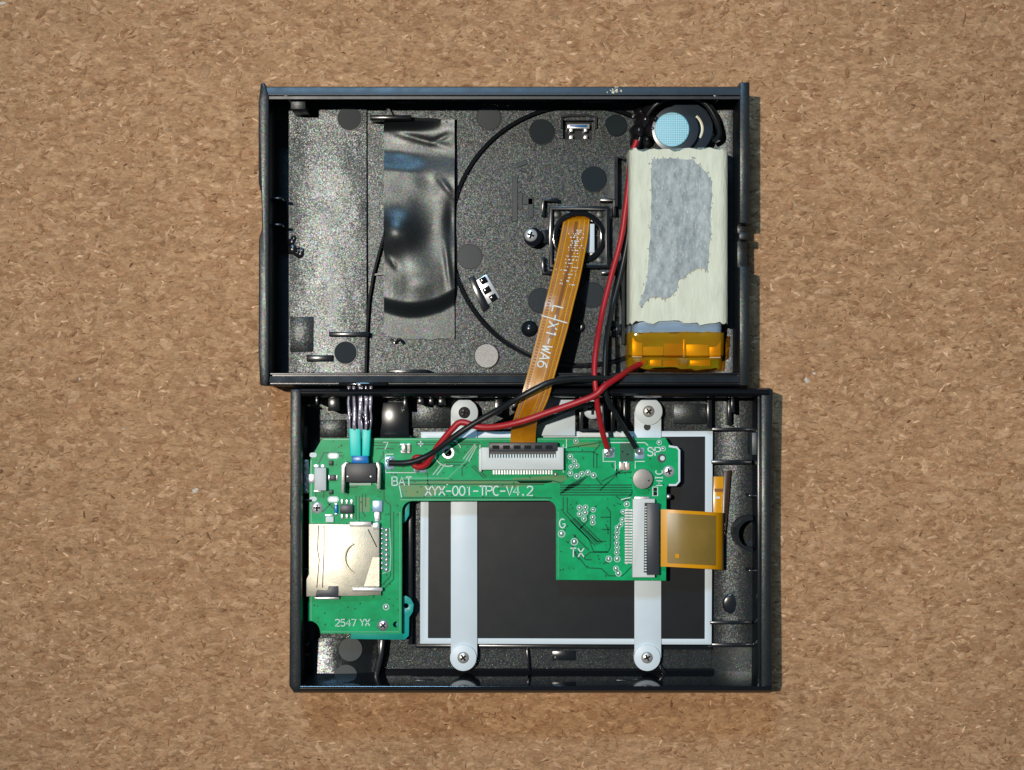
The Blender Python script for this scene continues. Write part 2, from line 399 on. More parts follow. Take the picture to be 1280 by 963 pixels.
# stroke lettering (box 4 wide, 6 high)
def _o(cx, cy, rx, ry, n=14, a0=0, a1=360): return [(cx + rx*math.cos(math.radians(a0+(a1-a0)*i/n)), cy + ry*math.sin(math.radians(a0+(a1-a0)*i/n))) for i in range(n+1)]
GL = {
 'X': [[(0,0),(4,6)],[(0,6),(4,0)]], 'Y': [[(0,6),(2,3),(4,6)],[(2,3),(2,0)]], '0': [_o(2,3,1.8,3)], '-': [[(0.3,2.8),(3.7,2.8)]],
 '1': [[(1,5),(2.2,6),(2.2,0)]], 'T': [[(0,6),(4,6)],[(2,6),(2,0)]], 'P': [[(0,0),(0,6),(2.6,6),(3.8,5.4),(3.8,3.6),(2.6,3),(0,3)]],
 'C': [_o(2.2,3,2,3,14,50,310)], 'V': [[(0,6),(2,0),(4,6)]], '4': [[(3,0),(3,6),(0,2),(4,2)]], '.': [[(1.6,0),(2.2,0),(2.2,0.6),(1.6,0.6),(1.6,0)]],
 '2': [[(0.2,4.8),(0.8,5.8),(2,6),(3.4,5.6),(3.8,4.5),(3.2,3.2),(0,0),(4,0)]],
 'B': [[(0,0),(0,6),(2.6,6),(3.6,5.4),(3.6,3.7),(2.6,3.1),(0,3.1)],[(2.6,3.1),(3.9,2.5),(3.9,0.7),(2.8,0),(0,0)]],
 'A': [[(0,0),(2,6),(4,0)],[(0.8,2.1),(3.2,2.1)]], 'S': [[(3.8,5),(3,5.9),(1.2,6),(0.2,5),(0.5,3.7),(3.4,2.5),(3.9,1.2),(3,0.1),(1,0),(0,0.9)]],
 'M': [[(0,0),(0,6),(2,2.4),(4,6),(4,0)]], 'I': [[(2,0),(2,6)],[(1,6),(3,6)],[(1,0),(3,0)]], 'G': [_o(2.2,3,2,3,14,50,330)+[(3.95,2.7),(2.4,2.7)]],
 '+': [[(2,0.8),(2,5.2)],[(0,3),(4,3)]], '5': [[(3.7,6),(0.5,6),(0.3,3.5),(2,3.8),(3.6,3),(3.8,1.6),(2.9,0.2),(1.2,0),(0.1,0.8)]],
 '7': [[(0,6),(4,6),(1.5,0)]], 'L': [[(0,6),(0,0),(3.8,0)]], 'W': [[(0,6),(1,0),(2,4.6),(3,0),(4,6)]],
 '6': [[(3.4,5.8),(1.6,5.2),(0.4,3.4),(0.2,1.8)]+_o(2,1.8,1.8,1.8,14,180,540)],
}
def lettering(mb, text, x, y, ux, uy, size, z, wd, adv=5.6, surf=None):
    """text from baseline start (x,y); (ux,uy) reading direction in the picture; size = cap height; surf maps (px,py)->z"""
    s = size / 6.0; vx, vy = uy, -ux
    for i, ch in enumerate(text):
        for st in GL.get(ch, []):
            pts = [(x + (ux*(i*adv + a) + vx*b) * s, y + (uy*(i*adv + a) + vy*b) * s) for a, b in st]
            if surf is None: mb.wall(pts, wd, z, z + 0.5)
            else:
                for p, q in zip(pts[:-1], pts[1:]):
                    za = surf(*p) + 0.9; zb = surf(*q) + 0.9
                    A = W(p[0], p[1], za); B = W(q[0], q[1], zb); d = (B - A)
                    if d.length < 1e-6: continue
                    nn = Vector((-d.y, d.x, 0)).normalized() * wd / 2; dn = Vector((0, 0, 0.8))
                    V = [A+nn, A-nn, B-nn, B+nn]; V += [p_ - dn for p_ in V]
                    mb.add(V, [(0,1,2,3),(7,6,5,4),(0,4,5,1),(1,5,6,2),(2,6,7,3),(3,7,4,0)])

def screw(parent, cx, cy, r, z, material='steel', h=3.0):
    o = MB().dome(cx, cy, r, z, h, n=18, m_=4).build('screw', material, parent, angle=60)
    s = MB(); zt = z + h - 0.35
    a = random.uniform(0, 90)
    s.rbox(cx, cy, r*1.1, r*0.30, a, zt, zt + 0.55); s.rbox(cx, cy, r*1.1, r*0.30, a + 90, zt, zt + 0.5)
    s.build('cross_slot', 'dark_void', o)
    return o

# ------------------------------------------------------------------ cork board
cork = MB().prism([(-500, -420), (-500, 1380), (1780, 1380), (1780, -420)], -40, 0).build('cork_board', 'cork_base', kind='structure')
cork['label'] = 'tan flecked cork board under the opened black shells'
rng = np.random.default_rng(11)
def cork_grains():
    n = 21000
    V = []; F = []; COL = []
    pal = np.array([(0.34,0.222,0.124),(0.38,0.255,0.148),(0.31,0.20,0.11),(0.34,0.205,0.11),(0.44,0.305,0.185),(0.37,0.245,0.14),(0.28,0.165,0.085)])
    for i in range(n):
        x = rng.uniform(-60, 1340); y = rng.uniform(-60, 1025)
        L_ = min(26, rng.gamma(3.0, 2.6) + 3)
        wd = L_ * rng.uniform(0.16, 0.6)
        a = rng.normal(0, 0.6) + (math.pi / 2 if rng.random() < 0.1 else 0)
        q = rng.random()
        if q < 0.13: col = np.array((0.56, 0.41, 0.26)) * rng.uniform(0.85, 1.15); L_ = min(L_, 13) * 0.8; wd = L_ * rng.uniform(0.15, 0.45)
        elif q < 0.22: col = np.array((0.17, 0.098, 0.052)) * rng.uniform(0.75, 1.35); L_ *= 0.55; wd = L_ * rng.uniform(0.15, 0.4)
        elif q < 0.222: col = np.array((0.50, 0.50, 0.44)); L_ *= 0.5; wd = L_ * 0.5
        else: col = pal[rng.integers(len(pal))] * rng.uniform(0.9, 1.08)
        k = int(rng.integers(6, 10)); zt = rng.uniform(0.3, 1.25); o = len(V)
        ca, sa = math.cos(a), math.sin(a); c = W(x, y, 0)
        th = np.sort(rng.uniform(0, 2*math.pi, k) * 0.45 + np.arange(k) * 2*math.pi/k * 0.75)
        for t in th:
            rr = rng.uniform(0.72, 1.12); u = math.cos(t)*L_/2*rr; v = math.sin(t)*wd/2*rr
            V.append((c.x + u*ca - v*sa, c.y + u*sa + v*ca, 0.05))
        for t in th:
            rr = rng.uniform(0.5, 0.78); u = math.cos(t)*L_/2*rr; v = math.sin(t)*wd/2*rr
            V.append((c.x + u*ca - v*sa, c.y + u*sa + v*ca, zt * rng.uniform(0.75, 1.1)))
        for q in range(k):
            q2 = (q + 1) % k; F.append((o+q, o+q2, o+k+q2, o+k+q))
        F.append(tuple(o + k + q for q in range(k)))
        COL += [(*col, 1.0)] * (2 * k)
    b = MB(); b.v = V; b.f = F
    o = b.build('cork_grains', 'cork_grain', cork, angle=80, kind='stuff')
    ca_ = o.data.color_attributes.new('grain', 'FLOAT_COLOR', 'POINT')
    ca_.data.foreach_set('color', np.array(COL, dtype=np.float32).ravel())
cork_grains()

# ------------------------------------------------------------------ front shell (lens, speaker and battery half)
FZ = 14.0; RZ = 88.0
fs = thing('front_shell', 'open black plastic shell half cradling the taped battery and round speaker', 'shell', 630, 295)
MB().box(331, 112, 930, 478, 1, 4, zref=RZ).build('base_skin', 'plastic_smooth', fs)
slot1 = [(704,151),(704,174),(742,174),(742,151)]
a_ = math.radians(60); ca, sa = math.cos(a_), math.sin(a_)
slot2 = [(609 + x*ca - y*sa, 362 + x*sa + y*ca) for x, y in ((-17,-9),(-17,9),(17,9),(17,-9))]
lens_hole = circ(723, 297, 30, 36)
outer = [(u.x / K(FZ) + 640, 481.5 - u.y / K(FZ)) for u in (W(329,112,RZ), W(329,478,RZ), W(930,478,RZ), W(930,112,RZ))]
MB().prism(outer, 4, FZ, holes=[circ(726, 295, 166, 72)]).build('floor_plate', 'plastic_grain', fs)
MB().prism(circ(726, 295, 160, 72), 4, FZ + 0.6, holes=[lens_hole, slot1, slot2]).build('round_floor', 'plastic_grain', fs, bevel=0.5, seg=1)
MB().ring(726, 295, 161.6, 165.2, 4, FZ + 3.2, 96).build('groove_shade', 'plastic_gloss', fs)  # glossy black ring added so the groove reads as a shaded line
# walls
lw = MB(); lw.prism([(326,104),(323,128),(323,228),(326.5,242),(327.5,285),(323.5,300),(323,440),(325,482),(335,483),(336,470),(336,122),(331,104)], 0, RZ)
lw.build('side_wall', 'plastic_fine', fs, bevel=1.2)
rw = MB()
for y0, y1, zt in ((103,279,88),(279,290,62),(290,299,80),(299,333,62),(333,482,86)):
    rw.box(925, y0, 937, y1, 0, zt, zref=88)
rw.build('side_wall', 'plastic_fine', fs, bevel=0.8)
MB().profile_x(333, 927, [(108.5,0),(108.5,81),(109.5,84.4),(118.3,86.9),(119,86.9),(119.2,80),(120.6,80),(120.8,86),(124,86),(124.5,82),(124.5,2)]).build('top_wall', 'plastic_rim', fs, angle=20)
MB().profile_x(333, 927, [(466,2),(466,80),(467,82),(468,82),(468.5,74),(470,74),(470.5,83),(478,84.5),(479,80),(480,80),(480.5,86),(482.5,84),(483,80),(483,0)]).build('bottom_wall', 'plastic_smooth', fs, angle=20)
# wear on the top edge, ledges, corner posts
for cx, cy, r in ((358, 117, 5), (897, 118, 5)): MB().disc(cx, cy, r, 10, 84).build('corner_post', 'plastic_smooth', fs, bevel=1)
MB().box(363, 117, 382, 137, FZ, 70).build('corner_block', 'plastic_fine', fs, bevel=0.8)
for x0, x1, y0, y1, zt in ((496,520,123,129,30),(520,690,123,127,26),(727,768,123,128,32),(560,600,122,125,40)):
    MB().box(x0, y0, x1, y1, FZ, zt).build('ledge', 'plastic_smooth', fs, bevel=0.6)
MB().box(483, 462, 533, 467, FZ, 60).build('ledge', 'plastic_smooth', fs, bevel=0.6)
wear = MB()
for i in range(34):
    wx = random.gauss(769, 5); wy = random.uniform(109, 117)
    wear.rbox(wx, wy, random.uniform(0.8, 2.4), random.uniform(0.6, 1.4), random.uniform(0, 180), 82.5 + (wy-109)*0.55, 83.6 + (wy-109)*0.55)
wear.build('worn_paint', 'cream_glare_wear', fs, kind='stuff')
# grip scoop and the fillet along the far wall
MB().grid(362, 125, 458, 467, 24, 40, lambda x, y: 21 + 0.05*(x-412) - 0.0009*(x-412)**2 + 0.012*(y-300) + 0.6*nz2(x, y, 0.03, 6) + 0.25*nz2(x+y, x-y, 0.09, 2), 3).build('grip_panel', 'plastic_sheen', fs, angle=60)
MB().grid(888, 125, 928, 466, 14, 8, lambda x, y: 14.6 + 0.0062*max(0, x-888)**2, 3).build('corner_fillet', 'plastic_grain', fs, angle=60)
MB().box(363, 396, 392, 440, FZ, 22.0).build('raised_pad', 'plastic_grain', fs, bevel=0.4)
MB().wall([(490,146),(485,136),(478,127)], 3, FZ, 26).build('curved_rib', 'plastic_smooth', fs)
MB().wall([(486,262),(481,290),(473,318),(466,345),(461,375),(458.5,410),(457,466)], 2.8, FZ, 24).build('curved_rib', 'plastic_gloss', fs)
MB().wall([(464,344),(481,342)], 2.4, FZ, 22).build('curved_rib', 'plastic_smooth', fs)
for pts, wd, zt in (([(462,146.5),(514,146.5)],5,48),([(411,418),(461,418)],6,30),([(383,448),(416,448)],8,28),([(339,248),(352,248)],2.5,60),([(339,281),(352,281)],2.5,60)):
    MB().wall(pts, wd, FZ, zt).build('rib', 'plastic_smooth', fs, bevel=0.7)
b = MB()
for i in range(9): b.dome(370 + random.uniform(-9, 9), 309 + random.uniform(-11, 9), random.uniform(5, 8), 15, random.uniform(3, 6), n=10, m_=3)
b.build('melted_post', 'glue', fs, kind='stuff')
b = MB(); b.tube([(488,424,17),(494,429,17),(499,424,19),(505,430,17)], 1.6, n=6); b.build('burr', 'plastic_smooth', fs)
# ejector marks
for cx, cy, r, mt, tl in ((432,441,14,'pin_mark',(-.10,.10)),(437,148,15,'pin_mark',(-.09,.06)),(611,147,15,'pin_mark',(-.03,.06)),(677,165,15.5,'pin_mark',(-.1,.05)),
        (742,224,15.5,'pin_mark',(-.12,0.02)),(770,157,13,'pin_mark',(0,-.17)),(587,321,15.5,'pin_mark',(-.02,-.02)),(676,376,15.5,'pin_mark',(-.05,-.02)),
        (740,369,15.5,'pin_mark',(-.04,0)),(608,445,15,'pin_lit',(.11,-.05))):
    zt = 26.5 if cx < 460 and cy > 400 else (22.5 if cx < 460 else FZ + 1.2 + r*1.0*(abs(tl[0]) + abs(tl[1])))
    o = MB().disc(cx, cy, r, FZ - 3, zt, tilt=tl).build('ejector_mark', mt, fs, bevel=0.4, seg=1)
    MB().ring(cx, cy, r, r + 0.9, FZ - 3, zt - 0.5).build('mark_rim', 'plastic_smooth', o)
    if mt == 'pin_lit': o['label'] = 'round moulding mark with lamp glare in its colour'
MB().dome(662, 411, 10.5, FZ, 9).build('round_stud', 'plastic_smooth', fs, angle=60)
MB().ring(722, 408, 4, 8, FZ, 22).build('broken_post', 'glue', fs, bevel=0.8)
MB().ring(766, 411, 3, 10, FZ, 34).build('ring_post', 'plastic_smooth', fs, bevel=1)
o = MB().disc(666, 296, 11.5, FZ, 44).build('screw_post', 'plastic_gloss', fs, bevel=1)
screw(o, 663.5, 294, 8, 44, 'chrome')
for (x0,y0,x1,y1,zt) in ((640,221,647,277,FZ+2.5),(648,241,653,262,FZ+1.6),(653,246,666,256,FZ+2),(660,248,667,272,FZ+2)):
    MB().box(x0,y0,x1,y1,FZ,zt).build('mould_mark', 'pin_mark', fs, bevel=0.4, seg=1)
for cx, cy, w_, h_, an in ((652,205,14,5,-20),(655,213,6,4,10),(662,223,9,4,-60),(649,232,6,5,30)):
    MB().rbox(cx,cy,w_,h_,an,FZ,FZ+2.2).build('mould_mark', 'pin_mark', fs, bevel=0.4, seg=1)
# bracket beside the battery
MB().wall([(770,258),(770,197),(781,197)], 4, FZ, 40).build('bracket_rib', 'plastic_smooth', fs)
MB().wall([(779,430),(779,330),(775,290)], 3.5, FZ, 34).build('bracket_rib', 'plastic_smooth', fs)
# snap clips showing in the two slots
def clip(cx, cy, ang, k):
    a = math.radians(ang)
    def T(x, y): return (cx + x*math.cos(a) - y*math.sin(a), cy + x*math.sin(a) + y*math.cos(a))
    def bx(b, x0, y0, x1, y1, z0, z1): b.prism([T(x0,y0), T(x0,y1), T(x1,y1), T(x1,y0)], z0, z1)
    b = MB(); bx(b, -14, -8, 14, -2, 6, 17); o = b.build('snap_clip', 'chrome', fs, bevel=0.8)
    for x in (-9, 9):
        b = MB(); bx(b, x-2, -3, x+2, 2, 5, 15); b.build('clip_arm', 'chrome', o, bevel=0.5)
        b = MB(); bx(b, x-2.2, 6, x+2.2, 11, 5, 14); b.build('clip_arm', 'chrome', o, bevel=0.5)
    b = MB(); bx(b, -11, -6.5, 11, -4, 16, 18.4); b.build('clip_edge', 'blue_band' if k == 0 else 'chrome', o, bevel=0.4)
clip(723, 163, 0, 0)
def turned(b, cx, cy, ang, x0, y0, x1, y1, z0, z1):
    a = math.radians(ang); T = lambda x, y: (cx + x*math.cos(a) - y*math.sin(a), cy + x*math.sin(a) + y*math.cos(a))
    return b.prism([T(x0,y0), T(x0,y1), T(x1,y1), T(x1,y0)], z0, z1)
o = turned(MB(), 609, 362, 60, -17, -9, 17, 9, 6, 16.5).build('snap_clip', 'chrome', fs, bevel=0.6)
for t in (-12, 0.5, 12.5): turned(MB(), 609, 362, 60, t-4, -6 if t != 0.5 else -4, t+4, 3 if t != 0.5 else 6, 12, 18.5).build('clip_window', 'plastic_gloss', o, bevel=0.4)
MB().wall([(702,160),(702,146),(712,144),(733,144),(745,146),(745,160)], 2.6, FZ, 22).build('slot_rib', 'plastic_smooth', fs)
MB().prism([(585,348),(592,344),(612,384),(604,391)], FZ, 17.5).build('slot_pad', 'plastic_smooth', fs, bevel=0.4)
# lens holder corners
for pts in ([(679,270),(679,250),(698,250)],[(750,250),(768,250),(768,270)],[(679,321),(679,341),(697,341)],[(752,341),(768,341),(768,322)]):
    MB().wall(pts, 4.5, FZ, 32).build('holder_corner', 'plastic_smooth', fs, bevel=0.6)
# speaker pocket rim
MB().wall(arc(852, 163, 47, -8, 150, 30), 4, FZ, 52).build('pocket_rim', 'plastic_smooth', fs)

# ------------------------------------------------------------------ black tape
def tz(x, y):
    ss = lambda t: 0 if t < 0 else (1 if t > 1 else t*t*(3-2*t))
    z = 21 + 0.09*(x-524) + 1.3*nz2(x, y, 0.016, 3) + 0.35*nz2(x, y, 0.05, 8)
    z += 12*math.exp(-((y-149)/9)**2) * (1 if x < 515 else max(0.1, 1-(x-515)/40))
    fx_ = 1 - 0.65*ss((x-505)/40)
    z += 6.5*ss((y-186-(x-480)*0.1)/28)*fx_ + 2.3*(1-fx_)
    z += 9*math.exp(-((x-494)/24)**2 - ((y-291)/23)**2)
    z -= 3.2*math.exp(-((x-566)/9)**2 - ((y-276)/26)**2)
    z += 3*math.exp(-((x-530)/26)**2 - ((y-352)/26)**2)
    for (ax, ay, bx_, by_, hh, ww) in ((494,166,560,184,1.3,4.5),(540,178,562,168,1.0,3.5),(548,222,567,246,1.0,4),(556,300,564,366,1.2,4),(486,322,496,336,0.8,3.5)):
        t = max(0, min(1, ((x-ax)*(bx_-ax)+(y-ay)*(by_-ay)) / ((bx_-ax)**2+(by_-ay)**2)))
        d = math.hypot(x-ax-t*(bx_-ax), y-ay-t*(by_-ay)); z += hh * math.exp(-(d/ww)**2) * math.sin(math.pi*(0.1+0.8*t))
    mid = 381 + 7*math.sin(math.pi*(x-480)/70) if x < 550 else 381 - (x-550)*0.55
    t = ss((y - mid + 11) / 22)
    return z*(1-t) + (17.2 + 0.03*(x-480))*t
def twarp(x, y):
    dx = 1.4*nz2(0, y, 0.05, 2) if x < 490 else (0.5*nz2(0, y, 0.03, 5) if x > 560 else 0)
    dy = 0
    if y > 418: dy = 2*nz2(x, 0, 0.09, 4) - max(0, (500 - x)) * 0.35
    if y < 152: dy = 3*nz2(x, 0, 0.05, 9)
    return x + dx, y + dy
tape = MB().grid(480, 147, 568, 424, 66, 200, tz, 1.6, warp=twarp).build('electrical_tape', 'tape', angle=70)
tag(tape, 'wrinkled glossy black tape strip stuck across the shell floor', 'tape')

# ------------------------------------------------------------------ lens module with ribbon
cm = thing('camera_module', 'square black lens module with an orange printed ribbon cable', 'lens module', 723, 297, FZ)
MB().prism([(686,258),(686,335),(762,335),(762,258)], 6, 34, holes=[[(691,263),(757,263),(757,330),(691,330)]]).build('housing_frame', 'plastic_smooth', cm, bevel=0.7)
MB().prism([(691,263),(691,330),(757,330),(757,263)], 10, 24, holes=[circ(723.5,296.5,30,36)]).build('housing_plate', 'plastic_grain', cm)
MB().ring(723.5, 296.5, 27, 33.5, 5, 31, 40).build('lens_ring', 'plastic_gloss', cm, bevel=1)
MB().disc(723.5, 296.5, 29, 3, 9).build('sensor_well', 'plastic_smooth', cm)
MB().box(731, 280, 743, 316, 8, 27).build('sensor_board', 'white_plastic', cm, bevel=0.4)
MB().disc(739, 317, 3.4, 10, 21).build('gold_pad', 'solder', cm)
MB().disc(741, 274, 3.4, 10, 21).build('gold_pad', 'solder', cm)
for cx, cy in ((697,268),(751,268),(697,325),(751,325)): MB().disc(cx, cy, 5, 20, 25).build('corner_stud', 'plastic_fine', cm, bevel=0.4)
MB().box(676, 287, 686, 304, FZ, 30).build('screw_ear', 'plastic_smooth', cm, bevel=0.5)
RB = [((705,271,22),(737.5,270,22)),((704,277,29),(737,277,29)),((701,292,37),(735.5,293,37)),((697,312,48),(732,314,48)),((689.5,345,66),(725,349,66)),
      ((682,376,80),(717,381,80)),((675,405,85),(710,410,85)),((667,437,91),(701.5,441,91)),((659,468,97),(693,471,97)),((653,490,99),(687,494,99)),
      ((647,508,96),(680,511,96)),((642,523,86),(672.5,525,86)),((639,537,72),(670,538,72)),((638,550,64),(669.5,550,64)),((638,560,62),(669.5,560,62))]
def _cr(p0, p1, p2, p3, t): return [0.5*((2*b)+(-a+c)*t+(2*a-5*b+4*c-d)*t*t+(-a+3*b-3*c+d)*t**3) for a, b, c, d in zip(p0, p1, p2, p3)]
RS = []
for i in range(len(RB) - 1):
    for j in range(8):
        t = j / 8; q = [RB[max(0,i-1)], RB[i], RB[i+1], RB[min(len(RB)-1,i+2)]]
        RS.append((_cr(*[k[0] for k in q], t), _cr(*[k[1] for k in q], t)))
RS.append(RB[-1])
def rib_at(i, v):
    l, r = RS[i]; s_ = [a + (b - a) * v for a, b in zip(l, r)]
    s_[2] += 1.2*math.sin(v*math.pi) + 0.8*nz2(v*6, i*0.13, 1.0, 5)
    return s_
def rib_z(px, py):
    best = min(range(len(RS)), key=lambda i: abs((RS[i][0][1] + RS[i][1][1]) / 2 - py)); return RS[best][0][2] + 1.2
def strip(v0, v1, i0, i1, lift, nv=1, thick=1.0):
    V = []; F = []; cols = nv + 1
    for i in range(i0, i1 + 1):
        for k in range(cols):
            x, y, z = rib_at(i, v0 + (v1 - v0) * k / nv); V.append(W(x, y, z + lift))
    n = len(V); V += [p - Vector((0, 0, thick)) for p in V]; rows = i1 - i0 + 1
    for i in range(rows - 1):
        for k in range(nv):
            a = i*cols + k; F += [(a, a+cols, a+cols+1, a+1), (a+n, a+n+1, a+n+cols+1, a+n+cols)]
        a = i*cols; F.append((a, a+n, a+n+cols, a+cols)); a = i*cols + nv; F.append((a, a+cols, a+n+cols, a+n))
    F += [tuple(range(cols)) + tuple(n + k for k in reversed(range(cols))), tuple((rows-1)*cols + k for k in reversed(range(cols))) + tuple(n + (rows-1)*cols + k for k in range(cols))]
    return V, F
NR = len(RS) - 1
rb = MB(); rb.add(*strip(0, 1, 0, NR, 0, 8, 1.2)); rib = rb.build('ribbon_cable', 'ribbon', cm, angle=60)
b = MB()
for v in (0.03, 0.20, 0.62, 0.80, 0.95): b.add(*strip(v, v + 0.025, 6, NR - 22, 0.5))
b.build('copper_trace', 'ribbon_line', rib, kind='stuff', angle=60)
b = MB()
for v in (0.10, 0.14, 0.72, 0.87):
    for i in range(12, NR - 24):
        x, y, z = rib_at(i, v); b.disc(x, y, 1.0, z - 0.2, z + 0.8, n=6)
b.build('stitch_dots', 'ribbon_dark', rib, kind='stuff')
b = MB(); b.add(*strip(0.44, 0.56, 8, 52, 0.35)); b.build('dark_trace', 'ribbon_dark', rib, angle=60)
b = MB()
for _ in range(120):
    i = random.randint(14, 34); v = random.gauss(0.62 - (i-14)*0.004, 0.13)
    x, y, z = rib_at(i, min(0.95, max(0.05, v))); b.rbox(x, y, random.uniform(0.8, 2.2), random.uniform(0.6, 1.3), random.uniform(0, 180), z - 0.2, z + 0.9)
b.build('scuffed_print', 'silk', rib, kind='stuff')
b = MB(); dxy = Vector((-19, 70)).normalized()
lettering(b, 'L-X1-WA6', 691.8, 382, dxy.x, dxy.y, 12.5, 0, 1.5, adv=4.85, surf=rib_z)
b.build('print', 'silk', rib, kind='stuff')
b = MB()
for p, q in (((677,394.5),(692,399)),((692,399),(709,404))):
    A = W(p[0], p[1], rib_z(*p)+1.2); B = W(q[0], q[1], rib_z(*q)+1.2); nn = Vector((0, .7, 0)); dn = Vector((0,0,.8))
    V = [A+nn, A-nn, B-nn, B+nn]; V += [k - dn for k in V]; b.add(V, [(0,1,2,3),(7,6,5,4),(0,4,5,1),(1,5,6,2),(2,6,7,3),(3,7,4,0)])
b.build('print_line', 'silk', rib)

# ------------------------------------------------------------------ speaker
sp = thing('speaker', 'small round speaker with a pale blue mesh centre', 'speaker', 857, 161, FZ)
MB().disc(858, 161, 33, FZ, 50, n=48).build('basket', 'speaker_shell', sp, bevel=2, seg=3)
MB().disc(844, 162, 29, 48, 62, n=48, tilt=(0.05, 0)).build('front_cap', 'speaker_shell', sp, bevel=2.5, seg=3)
MB().disc(840, 162, 21.5, 60, 64.5, n=40, tilt=(0.05, 0)).build('mesh_disc', 'mesh_cloth', sp, bevel=0.8)
b = MB()
for i in range(-7, 8):
    for o_ in (0, 1):
        t = i * 2.8; half = math.sqrt(max(0, 20.5**2 - t*t))
        zz = lambda x: 65.0 + 0.05 * (x - 840)
        a0 = (840 - half, 162 + t) if o_ else (840 + t, 162 - half); a1 = (840 + half, 162 + t) if o_ else (840 + t, 162 + half)
        A = W(*a0, zz(a0[0])); B = W(*a1, zz(a1[0])); d = (B - A).normalized(); nn = Vector((-d.y, d.x, 0)) * 0.5; dn = Vector((0,0,1.2))
        V = [A+nn, A-nn, B-nn, B+nn]; V += [k - dn for k in V]; b.add(V, [(0,1,2,3),(7,6,5,4),(0,4,5,1),(1,5,6,2),(2,6,7,3),(3,7,4,0)])
b.build('mesh_threads', 'mesh_thread', sp, kind='stuff')
b = MB(); b.wall(arc(858, 161, 20, -35, 52, 14), 3, 48, 50.9); b.build('basket_glare', 'cream_glare_wear', sp, bevel=0.4)  # cream crescent laid on as a painted highlight of the basket
gb = thing('hot_glue', 'lumpy dark glue blob beside the round speaker', 'glue', 806, 155, FZ)
b = MB()
for cx, cy, r, z, h in ((806,152,15,FZ,44),(798,165,12,FZ,36),(812,140,12,FZ,40),(814,164,11,FZ,48),(800,142,9,FZ,34),(818,152,8,FZ+6,46),(795,178,9,FZ,24),(808,176,8,FZ,30)):
    b.dome(cx, cy, r, z, h, n=14, m_=5)
b.build('glue_blob', 'glue', gb, angle=80)

# ------------------------------------------------------------------ battery
bt = thing('battery', 'flat pouch battery wrapped in cream tape with amber tape at its end', 'battery', 848, 320, FZ)
def wrap(name, material, y0, y1, ny, xl, xr, ztop, rad, zlow, rag0=0, rag1=0, wob=0.0, parent=bt, shrink=None):
    prof = [(xl, zlow)]
    for i in range(7): a = math.pi - i/6*math.pi/2; prof.append((xl + rad + rad*math.cos(a), ztop - rad + rad*math.sin(a)))
    m_ = 16
    for i in range(1, m_): prof.append((xl + rad + (xr - xl - 2*rad) * i / m_, ztop))
    for i in range(7): a = math.pi/2 - i/6*math.pi/2; prof.append((xr - rad + rad*math.cos(a), ztop - rad + rad*math.sin(a)))
    prof.append((xr, zlow)); V = []; F = []; n = len(prof)
    for j in range(ny + 1):
        for i, (x, z) in enumerate(prof):
            y = y0 + (y1 - y0) * j / ny
            if j == 0: y += rag0 * nz2(i, 0, 0.45, 3)
            if j == ny: y += rag1 * nz2(i, 0, 0.45, 6)
            f = shrink(y) if shrink else 0
            zz = max(zlow, z - f) + wob * nz2(x, y, 0.06, 2)
            p = W(x, y, ztop); V.append((p.x, p.y, zz))
    for j in range(ny):
        for i in range(n - 1):
            a = j*n + i; F.append((a, a + n, a + n + 1, a + 1))
    F += [tuple(range(n)), tuple(reversed(range(ny*n, ny*n + n)))]
    return MB().add(V, F).build(name, material, parent, angle=50)
wrap('pouch', 'foil', 192, 450, 20, 791, 903, 70, 9, FZ, wob=0.8, shrink=lambda y: 0 if y < 412 else min(26, (y-412)*0.75))
ct = wrap('cream_tape', 'cream_tape', 187, 404, 40, 787, 911, 75, 11, FZ, rag0=5, rag1=7, wob=1.0)
b = MB()
pp = [(816,199),(840,198),(866,200),(880,213),(890,227),(889,262),(888,300),(884,338),(875,335),(866,337),(860,342),(848,352),(843,366),(833,374),(820,371),(811,373),(802,383),(800,378),(806,362),(810,345),(812,310),(814,260),(813,215)]
rr = []
for i, p in enumerate(pp):
    q = pp[(i+1) % len(pp)]
    for k in range(4):
        t = k/4; rr.append((p[0] + (q[0]-p[0])*t + random.uniform(-1, 1), p[1] + (q[1]-p[1])*t + random.uniform(-1, 1)))
b.prism(rr, 73, 76.2); b.build('paper_residue', 'paper_residue', ct)
b = MB()
for i in range(240):
    q = random.choice(rr); b.rbox(q[0] + random.gauss(0, 1.3), q[1] + random.gauss(0, 1.5), random.uniform(0.4, 1.5), random.uniform(0.8, 2.2), random.uniform(-35, 35), 74, 76.0)
b.build('torn_fibres', 'paper_residue', ct, kind='stuff')
b = MB()
for i in range(130):
    q = (random.uniform(818, 884), random.uniform(204, 355))
    if q[1] > 335 and q[0] > 842: continue
    b.rbox(q[0], q[1], random.uniform(0.3, 0.6), random.uniform(1.5, 4), random.uniform(-30, 30), 75.6, 76.5)
b.build('loose_fibres', 'cream_tape', ct, kind='stuff')
wrap('amber_tape', 'amber_film', 416, 461, 16, 786, 906, 72, 8, FZ, rag0=3, rag1=5, wob=2.4, shrink=lambda y: 0 if y < 421 else min(30, (y-421)*0.30 + (12 if y > 446 else 0)))
for x0, y0, x1, y1, zt, mt in ((790,422,803,447,58,'gold_foil'),(803.5,425,829,445,54,'tan_chip'),(829.5,424,853,446,57,'brown_card'),(853.5,424,857,446,61,'gold_foil'),(857.5,425,886,446,56,'gold_foil'),(886.5,424,901,448,54,'gold_foil'),
        (798,447,898,460,38,'pcb'),(812,448,827,458,44,'gold_foil'),(829,449,848,459,42,'brown_card'),(850,450,860,459,43,'black_part'),(862,449,888,458,43,'gold_foil')):
    MB().box(x0, y0, x1, y1, FZ if mt == 'pcb' else 24, zt).build('protection_board' if mt == 'pcb' else 'cell_tab', mt, bt, bevel=0.8)

